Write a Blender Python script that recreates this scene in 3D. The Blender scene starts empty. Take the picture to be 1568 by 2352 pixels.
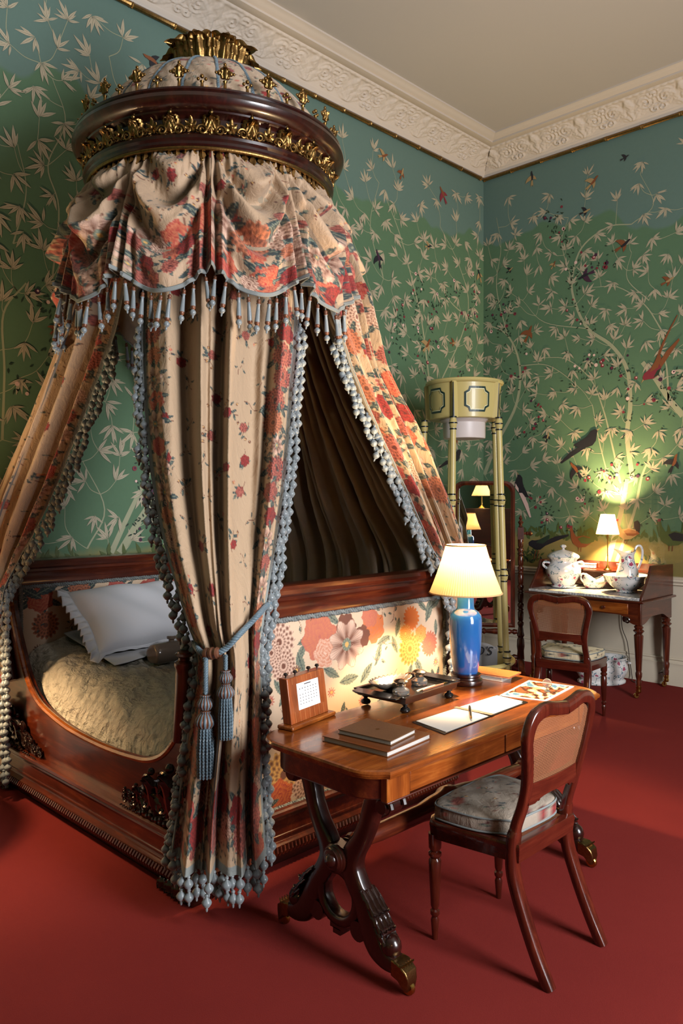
import bpy, math, random
import numpy as np
from mathutils import Vector, Matrix
pi = math.pi
SC = bpy.context.scene
COL = SC.collection

# ---------------------------------------------------------------- camera frame (1568 x 2352)
FPX, CXP, HYP = 1810.0, 784.0, 1142.0
YAW = math.radians(44.7)
CAM = Vector((4.643, -6.758, 1.6))
FW = Vector((-math.sin(YAW), math.cos(YAW), 0))
RT = Vector((math.cos(YAW), math.sin(YAW), 0))
def ray(px, py):
    return FW + RT * ((px - CXP) / FPX) + Vector((0, 0, -(py - HYP) / FPX))
def at(px, py, d): return CAM + ray(px, py) * d
def _pl(px, py, ax, v):
    r = ray(px, py); return CAM + r * ((v - CAM[ax]) / r[ax])
def on_x(px, py, v): return _pl(px, py, 0, v)
def on_y(px, py, v): return _pl(px, py, 1, v)
def on_z(px, py, v): return _pl(px, py, 2, v)

def s2l(c):
    c /= 255.0
    return c / 12.92 if c <= .04045 else ((c + .055) / 1.055) ** 2.4
def rgb(r, g, b): return (s2l(r), s2l(g), s2l(b), 1.0)

# ---------------------------------------------------------------- mesh accumulator
class G:
    def __init__(s): s.v = []; s.f = []; s.m = []
    def add(s, vs, fs, m=0):
        n = len(s.v); s.v += [tuple(p) for p in vs]
        s.f += [tuple(i + n for i in f) for f in fs]; s.m += [m] * len(fs); return s
    def merge(s, o, M=None, m=None):
        vs = o.v if M is None else [tuple(M @ Vector(p)) for p in o.v]
        n = len(s.v); s.v += vs; s.f += [tuple(i + n for i in f) for f in o.f]
        s.m += (o.m if m is None else [m] * len(o.f)); return s
    def box(s, x0, x1, y0, y1, z0, z1, m=0):
        return s.add([(x0,y0,z0),(x1,y0,z0),(x1,y1,z0),(x0,y1,z0),(x0,y0,z1),(x1,y0,z1),(x1,y1,z1),(x0,y1,z1)],
                     [(0,3,2,1),(4,5,6,7),(0,1,5,4),(1,2,6,5),(2,3,7,6),(3,0,4,7)], m)
    def lathe(s, prof, seg=24, c=(0,0,0), m=0, rib=None, a0=0, sx=1, sy=1):
        """prof: (r, z) bottom to top; rib = (count, amplitude)"""
        vs, fs = [], []
        for r, z in prof:
            for k in range(seg):
                a = a0 + 2*pi*k/seg
                q = r * (1 + rib[1]*abs(math.sin(rib[0]*a/2)) - rib[1]*.5) if rib and r > 1e-5 else r
                vs.append((c[0]+q*math.cos(a)*sx, c[1]+q*math.sin(a)*sy, c[2]+z))
        n = len(prof)
        for i in range(n-1):
            for k in range(seg):
                k2 = (k+1) % seg
                fs.append((i*seg+k, i*seg+k2, (i+1)*seg+k2, (i+1)*seg+k))
        if prof[0][0] > 1e-4: fs.append(tuple(range(seg-1, -1, -1)))
        if prof[-1][0] > 1e-4: fs.append(tuple((n-1)*seg+k for k in range(seg)))
        return s.add(vs, fs, m)
    def tube(s, pts, r, seg=10, m=0, caps=True, up=None, flat=None, closed=False):
        """r: number or list; flat=(a,b) or list of (a,b): half sizes along the normal and the binormal"""
        P = [Vector(p) for p in pts]; n = len(P)
        vs, fs = [], []
        nrm = None
        for i in range(n):
            if closed: t = (P[(i+1) % n] - P[i-1]).normalized()
            else: t = (P[min(i+1, n-1)] - P[max(i-1, 0)]).normalized()
            if up is not None:
                b = t.cross(Vector(up)); b = b.normalized() if b.length > 1e-6 else Vector((1,0,0)); nn = b.cross(t).normalized()
            else:
                if nrm is None:
                    q = Vector((0,0,1)) if abs(t.z) < .9 else Vector((1,0,0))
                    nrm = (q - t*q.dot(t)).normalized()
                else:
                    nrm = nrm - t*nrm.dot(t); nrm.normalize()
                nn = nrm; b = t.cross(nn)
            ri = r[i] if isinstance(r, (list, tuple)) else r
            if flat is not None:
                fa = flat[i] if isinstance(flat, list) else flat
            else: fa = (ri, ri)
            for k in range(seg):
                a = 2*pi*k/seg
                ca, sa = math.cos(a), math.sin(a)
                if flat is not None:   # rounded rectangle
                    e = .45
                    ca = math.copysign(abs(ca)**e, ca); sa = math.copysign(abs(sa)**e, sa)
                vs.append(P[i] + nn*(fa[0]*ca) + b*(fa[1]*sa))
        for i in range(n if closed else n-1):
            j = (i+1) % n
            for k in range(seg):
                k2 = (k+1) % seg
                fs.append((i*seg+k, i*seg+k2, j*seg+k2, j*seg+k))
        if caps and not closed:
            fs.append(tuple(range(seg-1, -1, -1))); fs.append(tuple((n-1)*seg+k for k in range(seg)))
        return s.add(vs, fs, m)
    def prism(s, poly, h0, h1, frame=None, m=0):
        """poly in (a,b), extruded along c; frame(a,b,c)->xyz"""
        fr = frame or (lambda a, b, c: (a, b, c))
        n = len(poly)
        vs = [fr(a, b, h0) for a, b in poly] + [fr(a, b, h1) for a, b in poly]
        fs = [tuple(range(n-1, -1, -1)), tuple(range(n, 2*n))]
        fs += [(i, (i+1) % n, n+(i+1) % n, n+i) for i in range(n)]
        return s.add(vs, fs, m)
    def loft(s, rings, m=0, closed=True, caps=True):
        n = len(rings[0]); vs = [p for r in rings for p in r]; fs = []
        for i in range(len(rings)-1):
            for k in range(n if closed else n-1):
                k2 = (k+1) % n
                fs.append((i*n+k, i*n+k2, (i+1)*n+k2, (i+1)*n+k))
        if caps and closed:
            fs.append(tuple(range(n-1, -1, -1))); fs.append(tuple((len(rings)-1)*n+k for k in range(n)))
        return s.add(vs, fs, m)
    def sphere(s, c, r, m=0, seg=10, rings=6, sc=(1,1,1)):
        prof = [(max(r*math.sin(pi*i/rings), 0), -r*math.cos(pi*i/rings)) for i in range(rings+1)]
        g = G().lathe([(p[0] if 0 < i < rings else 0.0, p[1]) for i, p in enumerate(prof)], seg)
        return s.add([(c[0]+x*sc[0], c[1]+y*sc[1], c[2]+z*sc[2]) for x, y, z in g.v], g.f, m)
    def grid(s, P, m=0):
        """P: rows x cols list of points"""
        R, Cn = len(P), len(P[0])
        return s.add([p for row in P for p in row],
                     [(i*Cn+j, i*Cn+j+1, (i+1)*Cn+j+1, (i+1)*Cn+j) for i in range(R-1) for j in range(Cn-1)], m)

def rope_g(pts, r, strands=3, pitch=.03, seg=6, m=0, step=None):
    """twisted cord: strands wound round a path"""
    P = [Vector(p) for p in pts]
    L = [0]
    for a, b in zip(P, P[1:]): L.append(L[-1] + (b-a).length)
    n = max(8, int(L[-1] / (step or pitch/6)))
    Q = []
    for i in range(n+1):
        d = L[-1]*i/n; j = 0
        while j < len(L)-2 and L[j+1] < d: j += 1
        t = (d-L[j]) / max(L[j+1]-L[j], 1e-9); Q.append(P[j].lerp(P[j+1], t))
    g = G(); nrm = None
    fr = []
    for i in range(n+1):
        t = (Q[min(i+1, n)] - Q[max(i-1, 0)]).normalized()
        if nrm is None:
            q = Vector((0,0,1)) if abs(t.z) < .9 else Vector((1,0,0)); nrm = (q - t*q.dot(t)).normalized()
        else: nrm = (nrm - t*nrm.dot(t)).normalized()
        fr.append((nrm.copy(), t.cross(nrm)))
    for k in range(strands):
        path = []
        for i in range(n+1):
            a = 2*pi*(k/strands + (L[-1]*i/n)/pitch)
            path.append(Q[i] + fr[i][0]*(r*.5*math.cos(a)) + fr[i][1]*(r*.5*math.sin(a)))
        g.tube(path, r*.56, seg, m)
    return g

def smooth_path(pts, n=8):
    P = [Vector(p) for p in pts]; out = []
    for i in range(len(P)-1):
        p0 = P[i-1] if i else P[0]*2-P[1]
        p1, p2 = P[i], P[i+1]
        p3 = P[i+2] if i+2 < len(P) else P[-1]*2-P[-2]
        for k in range(n):
            t = k/n
            out.append(.5*((2*p1) + (p2-p0)*t + (2*p0-5*p1+4*p2-p3)*t*t + (3*p1-p0-3*p2+p3)*t**3))
    out.append(P[-1]); return out

# ---------------------------------------------------------------- objects
OFF = {}
def _root_off(o):
    while o.parent: o = o.parent
    return OFF.get(o.name, Vector((0,0,0)))
def thing(name, label, cat, loc=(0,0,0), rz=0, group=None, world=True):
    o = bpy.data.objects.new(name, None); COL.objects.link(o)
    o.empty_display_size = .05
    o.location = loc; o.rotation_euler = (0,0,rz)
    o['label'] = label; o['category'] = cat
    if group: o['group'] = group
    OFF[o.name] = Vector(loc) if world else Vector((0,0,0))
    return o
def mesh_of(name, g, mats, off=None, smooth=35, colors=None):
    me = bpy.data.meshes.new(name)
    vs = g.v if off is None else [(p[0]-off[0], p[1]-off[1], p[2]-off[2]) for p in g.v]
    me.from_pydata(vs, [], g.f)
    mats = mats if isinstance(mats, (list, tuple)) else [mats]
    for m in mats: me.materials.append(m)
    if len(mats) > 1: me.polygons.foreach_set('material_index', g.m)
    if smooth:
        me.polygons.foreach_set('use_smooth', [True]*len(me.polygons))
        if smooth < 180: me.set_sharp_from_angle(angle=math.radians(smooth))
    if colors is not None:
        ca = me.color_attributes.new('print', 'FLOAT_COLOR', 'POINT')
        ca.data.foreach_set('color', np.ascontiguousarray(colors, dtype=np.float32).ravel())
    me.update()
    return me
def obj(name, g, mats, parent=None, smooth=35, bevel=0, subsurf=0, solid=0, colors=None, label=None, bseg=2, kind=None, loc=None, rot=None):
    off = _root_off(parent) if parent else (Vector(loc) if loc is not None and parent is None else None)
    me = mesh_of(name, g, mats, off, smooth, colors)
    o = bpy.data.objects.new(name, me); COL.objects.link(o)
    if parent: o.parent = parent
    elif loc is not None: o.location = loc; OFF[o.name] = Vector(loc)
    if bevel:
        b = o.modifiers.new('bevel', 'BEVEL'); b.width = bevel; b.segments = bseg; b.limit_method = 'ANGLE'; b.angle_limit = math.radians(40)
        b.harden_normals = False
    if solid:
        b = o.modifiers.new('solid', 'SOLIDIFY'); b.thickness = solid; b.offset = 0
    if subsurf:
        b = o.modifiers.new('sub', 'SUBSURF'); b.levels = subsurf; b.render_levels = subsurf
    if label: o['label'] = label
    if kind: o['kind'] = kind
    return o
def tag(o, label, cat, group=None):
    o['label'] = label; o['category'] = cat
    if group: o['group'] = group
    return o
def struct(name, g, mats, **k):
    o = obj(name, g, mats, **k); o['kind'] = 'structure'; return o
def inst(name, me, parent, loc, rot=(0,0,0), scale=(1,1,1), matrix=None):
    """a copy of a part sharing mesh data; loc in world, minus the thing's base"""
    o = bpy.data.objects.new(name, me); COL.objects.link(o); o.parent = parent
    off = _root_off(parent)
    if matrix is not None:
        M = matrix.copy(); M.translation = M.translation - off; o.matrix_local = M
    else:
        o.location = Vector(loc) - off; o.rotation_euler = rot; o.scale = scale
    return o
def dup(root, loc, rz, label, group=None):
    r = root.copy(); COL.objects.link(r); r.location = loc; r.rotation_euler = (0,0,rz); r['label'] = label
    if group: r['group'] = group
    for ch in list(root.children):
        c = ch.copy(); COL.objects.link(c); c.parent = r
        for gch in list(ch.children):
            d = gch.copy(); COL.objects.link(d); d.parent = c
    return r
def basis(o, x, y, z):
    M = Matrix.Identity(4)
    for i, a in enumerate((x, y, z)):
        a = Vector(a)
        for r in range(3): M[r][i] = a[r]
    for r in range(3): M[r][3] = o[r]
    return M

# ---------------------------------------------------------------- materials
MATS = {}
class NT:
    def __init__(s, name):
        s.mat = bpy.data.materials.new(name); s.mat.use_nodes = True
        s.nt = s.mat.node_tree; s.bsdf = s.nt.nodes['Principled BSDF']; s.out = s.nt.nodes['Material Output']
        s.tc = None
    def n(s, t, **k):
        nd = s.nt.nodes.new(t)
        for a, v in k.items(): setattr(nd, a, v)
        return nd
    def link(s, a, b): s.nt.links.new(a, b)
    def coord(s, kind='Object'):
        if s.tc is None: s.tc = s.n('ShaderNodeTexCoord')
        return s.tc.outputs[kind]
    def mapping(s, scale=(1,1,1), kind='Object', rot=(0,0,0)):
        m = s.n('ShaderNodeMapping'); m.inputs['Scale'].default_value = scale; m.inputs['Rotation'].default_value = rot
        s.link(s.coord(kind), m.inputs['Vector']); return m.outputs['Vector']
    def noise(s, vec, scale, detail=3, rough=.55, dist=0):
        n = s.n('ShaderNodeTexNoise'); n.inputs['Scale'].default_value = scale; n.inputs['Detail'].default_value = detail
        n.inputs['Roughness'].default_value = rough; n.inputs['Distortion'].default_value = dist
        if vec is not None: s.link(vec, n.inputs['Vector'])
        return n.outputs['Fac']
    def ramp(s, fac, stops, interp='LINEAR'):
        r = s.n('ShaderNodeValToRGB'); r.color_ramp.interpolation = interp
        e = r.color_ramp.elements
        while len(e) < len(stops): e.new(.5)
        for i, (p, c) in enumerate(stops): e[i].position = p; e[i].color = c
        s.link(fac, r.inputs['Fac']); return r.outputs['Color']
    def mix(s, fac, a, b, blend='MIX'):
        m = s.n('ShaderNodeMix'); m.data_type = 'RGBA'; m.blend_type = blend
        for sock, v in ((m.inputs[0], fac), (m.inputs[6], a), (m.inputs[7], b)):
            if isinstance(v, bpy.types.NodeSocket): s.link(v, sock)
            else: sock.default_value = v
        return m.outputs[2]
    def math(s, op, a, b=None, c=None):
        m = s.n('ShaderNodeMath'); m.operation = op
        for i, v in enumerate((a, b, c)):
            if v is None: continue
            if isinstance(v, bpy.types.NodeSocket): s.link(v, m.inputs[i])
            else: m.inputs[i].default_value = v
        return m.outputs[0]
    def bump(s, h, strength=.2, dist=.01):
        b = s.n('ShaderNodeBump'); b.inputs['Strength'].default_value = strength; b.inputs['Distance'].default_value = dist
        s.link(h, b.inputs['Height']); s.link(b.outputs['Normal'], s.bsdf.inputs['Normal'])
    def set(s, **k):
        for a, v in k.items():
            i = s.bsdf.inputs[a.replace('_', ' ')]
            if isinstance(v, bpy.types.NodeSocket): s.link(v, i)
            else: i.default_value = v
        return s

def wood(name, dark, mid, light, axis=0, rough=.28, scale=9, coat=.5, stretch=9):
    t = NT(name)
    sc = [scale]*3; sc[axis] = scale/stretch
    v = t.mapping(tuple(sc))
    a = t.noise(v, 2.2, 5, .6, 1.2)
    sc2 = [scale*7]*3; sc2[axis] = scale*.25
    b = t.noise(t.mapping(tuple(sc2)), 3, 2, .5)
    c = t.noise(t.mapping((5,5,5)), 1.1, 3, .6, .6)
    f = t.math('ADD', t.math('MULTIPLY', a, .62), t.math('ADD', t.math('MULTIPLY', b, .16), t.math('MULTIPLY', c, .24)))
    t.set(Base_Color=t.ramp(f, [(.30, dark), (.52, mid), (.72, light)]), Roughness=rough)
    t.bsdf.inputs['Coat Weight'].default_value = coat; t.bsdf.inputs['Coat Roughness'].default_value = .12
    t.bump(b, .04, .002)
    return t.mat
def plain(name, col, rough=.5, metal=0, noise=0, nscale=40, bump=0, bscale=200, coat=0, sheen=0, dark=.6):
    t = NT(name)
    if noise:
        d = tuple(c*dark for c in col[:3]) + (1,)
        f = t.noise(t.mapping(), nscale, 4, .6)
        t.set(Base_Color=t.mix(t.math('MULTIPLY', f, noise), col, d))
    else: t.set(Base_Color=col)
    t.set(Roughness=rough, Metallic=metal)
    if bump: t.bump(t.noise(t.mapping(), bscale, 3), bump, .003)
    if coat: t.bsdf.inputs['Coat Weight'].default_value = coat; t.bsdf.inputs['Coat Roughness'].default_value = .06
    if sheen: t.bsdf.inputs['Sheen Weight'].default_value = sheen
    return t.mat
MAH = dict(dark=rgb(36,12,6), mid=rgb(78,28,13), light=rgb(122,56,25))
W = [wood('mahogany_%s' % 'xyz'[i], axis=i, **MAH) for i in range(3)]
WD = [wood('dark_mahogany_%s' % 'xyz'[i], rgb(16,6,4), rgb(38,12,7), rgb(64,22,12), axis=i) for i in range(3)]
WT = [wood('table_mahogany_%s' % 'xyz'[i], rgb(74,30,9), rgb(136,68,22), rgb(188,112,46), axis=i, rough=.24, scale=7, coat=.45) for i in range(3)]
CARVED = plain('carved_dark_wood', rgb(34,14,9), .22, 0, .5, 30, coat=.6)
CHAIRW = [wood('chair_mahogany_%s' % 'xyz'[i], rgb(38,10,6), rgb(76,25,14), rgb(106,42,25), axis=i, rough=.22, coat=.7) for i in range(3)]
GILT = plain('gilt', rgb(172,134,80), .36, 1.0, .95, 60, .3, 120, dark=.16)
BRASS = plain('brass', rgb(196,158,84), .25, 1.0, .4, 40, dark=.4)
OLDBRASS = plain('aged_brass', rgb(150,118,74), .32, 1.0, .8, 90, .2, 150, dark=.25)
SILVER = plain('silver', rgb(225,215,200), .2, 1.0, .3, 60, dark=.4)
PLASTER = plain('plaster_white', rgb(206,195,182), .75, 0, .15, 6, .05, 60, dark=.85)
CEILM = plain('ceiling_paint', rgb(182,176,169), .85, 0, .1, 2, .02, 90, dark=.9)
CREAM = plain('cream_paint', rgb(222,208,184), .55, 0, .12, 5, dark=.9)
EBONY = plain('ebonised_wood', rgb(26,22,21), .25, 0, .3, 30, coat=.5)
BLACK = plain('black_paint', rgb(22,26,26), .4)
WHITECER = None
def carpet():
    t = NT('red_carpet')
    f = t.noise(t.mapping(), 260, 2, .6); g = t.noise(t.mapping(), 2.2, 3, .55); h = t.noise(t.mapping(), 1300, 1, .5)
    c = t.mix(g, rgb(110,35,32), rgb(128,44,39)); c = t.mix(t.math('MULTIPLY', f, .55), c, rgb(92,26,24))
    t.set(Base_Color=c, Roughness=.95); t.bsdf.inputs['Specular IOR Level'].default_value = .1
    t.bsdf.inputs['Sheen Weight'].default_value = .2; t.bsdf.inputs['Sheen Tint'].default_value = rgb(190,70,60)
    t.bump(t.math('ADD', f, h), .5, .004); return t.mat
CARPET = carpet()
def wallpaper():
    t = NT('green_wallpaper')
    g = t.noise(t.mapping(), 1.2, 4, .6); f = t.noise(t.mapping(), 30, 3, .6)
    green = t.mix(t.math('MULTIPLY', g, .9), rgb(98,131,101), rgb(86,117,88)); green = t.mix(t.math('MULTIPLY', f, .25), green, rgb(76,94,72))
    sep = t.n('ShaderNodeSeparateXYZ'); t.link(t.coord(), sep.inputs[0])
    # painted hill line against a pale blue sky near the top of the paper, painted meadow at the foot
    w = t.noise(t.mapping((1,1,.12)), .95, 3, .5)
    e = t.math('ADD', sep.outputs['Z'], t.math('MULTIPLY', t.math('SUBTRACT', w, .5), 1.5))
    m = t.n('ShaderNodeMapRange'); m.inputs['From Min'].default_value = 4.17; m.inputs['From Max'].default_value = 4.2
    t.link(e, m.inputs['Value'])
    c = t.mix(m.outputs[0], green, t.mix(t.math('MULTIPLY', f, .4), rgb(102,128,119), rgb(90,114,104)))
    m2 = t.n('ShaderNodeMapRange'); m2.inputs['From Min'].default_value = 1.19; m2.inputs['From Max'].default_value = 1.27
    t.link(t.math('ADD', sep.outputs['Z'], t.math('MULTIPLY', t.math('SUBTRACT', t.noise(t.mapping((2,2,1)), 2.5, 3), .5), .16)), m2.inputs['Value'])
    low = t.mix(t.noise(t.mapping((1,1,9)), 2.5, 3), rgb(136,124,72), rgb(156,138,82))
    c = t.mix(m2.outputs[0], low, c)
    t.set(Base_Color=c, Roughness=.62); t.bsdf.inputs['Specular IOR Level'].default_value = .25
    t.bump(f, .05, .002); return t.mat
PAPER = wallpaper()
LEAFP = plain('painted_leaf', rgb(186,174,148), .6)
RIBP = plain('painted_rib', rgb(110,110,88), .6)
STEMP = plain('painted_stem', rgb(164,166,134), .6, 0, .5, 20, dark=.8)
VINEP = plain('painted_vine', rgb(38,58,42), .6)
REDP = plain('painted_bloom', rgb(128,44,56), .6)
PINKP = plain('painted_pale_bloom', rgb(226,192,180), .6)
PLUMP = plain('painted_plum', rgb(66,34,58), .6)
RUSTP = plain('painted_rust', rgb(128,74,42), .6)
DARKP = plain('painted_dark_feather', rgb(30,30,38), .6)
TANP = plain('painted_tan', rgb(168,140,96), .6)
BRUSHP = plain('painted_bush', rgb(78,92,44), .6)
WALLMATS = [PAPER, LEAFP, RIBP, STEMP, VINEP, REDP, PINKP, PLUMP, RUSTP, DARKP, TANP, BRUSHP, CREAM]
def printed(name, rough=.62, bump=.25, crinkle=30, sheen=.12):
    t = NT(name)
    a = t.n('ShaderNodeVertexColor'); a.layer_name = 'print'
    t.set(Base_Color=a.outputs['Color'], Roughness=rough); t.bsdf.inputs['Sheen Weight'].default_value = sheen
    t.bsdf.inputs['Specular IOR Level'].default_value = .35
    h = t.math('ADD', t.noise(t.mapping((1,1,.55)), crinkle, 4, .6, .5), t.math('MULTIPLY', t.noise(t.mapping(), 420, 1), .12))
    t.bump(h, bump, .012); return t.mat
FABRIC = printed('floral_cotton', bump=.6)
PANELF = printed('floral_panel_cotton', .7, .06, 60, .1)
LINING = plain('brown_lining', rgb(152,134,110), .75, 0, .4, 14, .12, 60, sheen=.3)
GREYLIN = plain('grey_lining', rgb(92,94,98), .75, 0, .3, 20, .1, 60, sheen=.3)
BRAID = plain('grey_blue_braid', rgb(136,142,140), .7, 0, .8, 300, .5, 400)
BOBBLE = plain('blue_silk', rgb(134,143,146), .3, 0, .6, 120, .15, 260, sheen=.4, dark=.55)
ROPE = plain('blue_cord', rgb(98,120,132), .5, 0, .5, 140, .15, 300, sheen=.3)
COPPER = plain('copper_thread', rgb(120,76,54), .4, .2, .5, 120, dark=.5)
LINEN = plain('white_linen', rgb(226,226,230), .8, 0, .12, 8, .12, 50, sheen=.2, dark=.9)
def quilt():
    t = NT('cream_matelasse')
    v = t.n('ShaderNodeTexVoronoi'); v.feature = 'SMOOTH_F1'; v.inputs['Scale'].default_value = 26; v.inputs['Smoothness'].default_value = .4
    t.link(t.mapping((1,1,.7)), v.inputs['Vector'])
    n1 = t.noise(t.mapping((1,1.4,1)), 16, 5, .62, 1.6); n2 = t.noise(t.mapping(), 90, 3, .6)
    h = t.math('ADD', t.math('MULTIPLY', v.outputs['Distance'], .8), t.math('ADD', n1, t.math('MULTIPLY', n2, .25)))
    t.set(Base_Color=t.mix(n1, rgb(234,224,204), rgb(222,210,188)), Roughness=.8); t.bump(h, 1.0, .032); return t.mat
QUILT = quilt()
def cane():
    t = NT('woven_cane')
    # two families of strands with open holes between them
    uvm = t.coord('UV'); m = t.n('ShaderNodeMapping'); m.inputs['Scale'].default_value = (1,1,1); t.link(uvm, m.inputs['Vector'])
    sp = t.n('ShaderNodeSeparateXYZ'); t.link(m.outputs[0], sp.inputs[0])
    fx = t.math('ABSOLUTE', t.math('SUBTRACT', t.math('FRACT', t.math('MULTIPLY', sp.outputs[0], 165)), .5))
    fy = t.math('ABSOLUTE', t.math('SUBTRACT', t.math('FRACT', t.math('MULTIPLY', sp.outputs[1], 165)), .5))
    d = t.math('MAXIMUM', fx, fy)
    hole = t.math('LESS_THAN', t.math('ADD', fx, fy), .42)
    t.set(Base_Color=t.mix(t.math('MULTIPLY', d, 2), rgb(182,124,88), rgb(142,90,60)), Roughness=.45)
    t.bump(d, .6, .003)
    tr = t.n('ShaderNodeBsdfTransparent'); mx = t.n('ShaderNodeMixShader')
    t.link(hole, mx.inputs[0]); t.link(t.bsdf.outputs[0], mx.inputs[1]); t.link(tr.outputs[0], mx.inputs[2]); t.link(mx.outputs[0], t.out.inputs[0])
    return t.mat
CANE = cane()
def shade(name, col, trans=.75):
    t = NT(name)
    d = t.n('ShaderNodeBsdfDiffuse'); d.inputs[0].default_value = col
    r = t.n('ShaderNodeBsdfTranslucent'); r.inputs[0].default_value = col
    mx = t.n('ShaderNodeMixShader'); mx.inputs[0].default_value = trans
    t.link(d.outputs[0], mx.inputs[1]); t.link(r.outputs[0], mx.inputs[2]); t.link(mx.outputs[0], t.out.inputs[0]); return t.mat
SHADE = shade('pleated_silk_shade', rgb(206,170,122), .075)
SHADE2 = shade('cream_card_shade', rgb(240,208,160), .19)
def clear_glass():
    t = NT('clear_glass')
    g = t.n('ShaderNodeBsdfGlossy'); g.inputs['Roughness'].default_value = .01
    tr = t.n('ShaderNodeBsdfTransparent'); tr.inputs[0].default_value = (.992,.996,.992,1)
    fr_ = t.n('ShaderNodeFresnel'); fr_.inputs[0].default_value = 1.75; ge = t.n('ShaderNodeNewGeometry')
    fr = t.n('ShaderNodeMath'); fr.operation = 'MULTIPLY'; t.link(fr_.outputs[0], fr.inputs[0]); t.link(t.math('SUBTRACT', 1.0, ge.outputs['Backfacing']), fr.inputs[1])
    mx = t.n('ShaderNodeMixShader'); t.link(fr.outputs[0], mx.inputs[0]); t.link(tr.outputs[0], mx.inputs[1]); t.link(g.outputs[0], mx.inputs[2])
    t.link(mx.outputs[0], t.out.inputs[0]); return t.mat
GLASS = clear_glass()
CUTGLASS = plain('cut_glass', rgb(244,238,228), .06, 0, coat=.6)
for m in (CUTGLASS,):
    m.node_tree.nodes['Principled BSDF'].inputs['Transmission Weight'].default_value = .85
MIRROR = plain('mirror_silver', rgb(225,225,222), .01, 1.0)
BLUEGLAZE = plain('blue_glaze', rgb(34,90,156), .1, 0, .25, 5, coat=.8, dark=.75)
YELLOW = plain('yellow_paint', rgb(206,186,118), .38, 0, .15, 18, coat=.2)
def marble():
    t = NT('white_marble')
    n = t.noise(t.mapping(), 6, 6, .65, 2.5)
    t.set(Base_Color=t.ramp(n, [(.42, rgb(232,226,216)), (.5, rgb(150,150,152)), (.58, rgb(232,228,220))]), Roughness=.15); return t.mat
MARBLE = marble()
def painted_china(name, scale=1.0):
    t = NT(name)
    v = t.n('ShaderNodeTexVoronoi'); v.inputs['Scale'].default_value = 15*scale; v.inputs['Randomness'].default_value = .9
    t.link(t.mapping(), v.inputs['Vector'])
    w = t.noise(t.mapping(), 55*scale, 3, .6)
    d = t.math('ADD', v.outputs['Distance'], t.math('MULTIPLY', t.math('SUBTRACT', w, .5), .55))
    sel = t.n('ShaderNodeSeparateColor'); t.link(v.outputs['Color'], sel.inputs[0])
    white = rgb(236,232,228)
    leaf = t.math('MULTIPLY', t.math('LESS_THAN', t.math('ABSOLUTE', t.math('SUBTRACT', d, .47)), .05), t.math('GREATER_THAN', t.noise(t.mapping(), 26*scale, 2), .50))
    c = t.mix(leaf, white, t.mix(t.math('GREATER_THAN', w, .5), rgb(92,128,124), rgb(126,148,170)))
    flo = t.math('MULTIPLY', t.math('LESS_THAN', d, .26), t.math('GREATER_THAN', sel.outputs[0], .35))
    c = t.mix(flo, c, t.mix(w, rgb(150,30,64), rgb(206,110,140)))
    t.set(Base_Color=c, Roughness=.1); t.bsdf.inputs['Coat Weight'].default_value = .5; return t.mat
CHINA = painted_china('painted_china', 1.0)
CHINAS = painted_china('sprigged_china', 1.25)
WHITECHINA = plain('white_china', rgb(236,230,222), .12, coat=.5)
STONEWARE = plain('stoneware', rgb(120,104,92), .2, 0, .25, 8, coat=.5)
PAPERW = plain('white_paper', rgb(236,230,220), .8)
INK = plain('printed_ink', rgb(60,62,74), .7)
LEATHER = plain('brown_leather', rgb(104,70,42), .5, 0, .5, 60, .3, 260)
LEATHER2 = plain('tan_leather', rgb(116,62,28), .3, 0, .4, 30, .1, 160, coat=.3)
ORANGEP = plain('orange_cover', rgb(206,112,56), .55, 0, .3, 30)
CORDM = plain('brown_flex', rgb(44,26,20), .5)
# ================================================================ the room
RX, RY, RZ = 6.6, -9.2, 5.07
g = G().box(-.2, RX+.2, RY-.2, .2, -.12, 0); struct('floor', g, CARPET)
g = G().box(-.2, RX+.2, RY-.2, .2, RZ, RZ+.15); struct('ceiling', g, CEILM)

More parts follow.
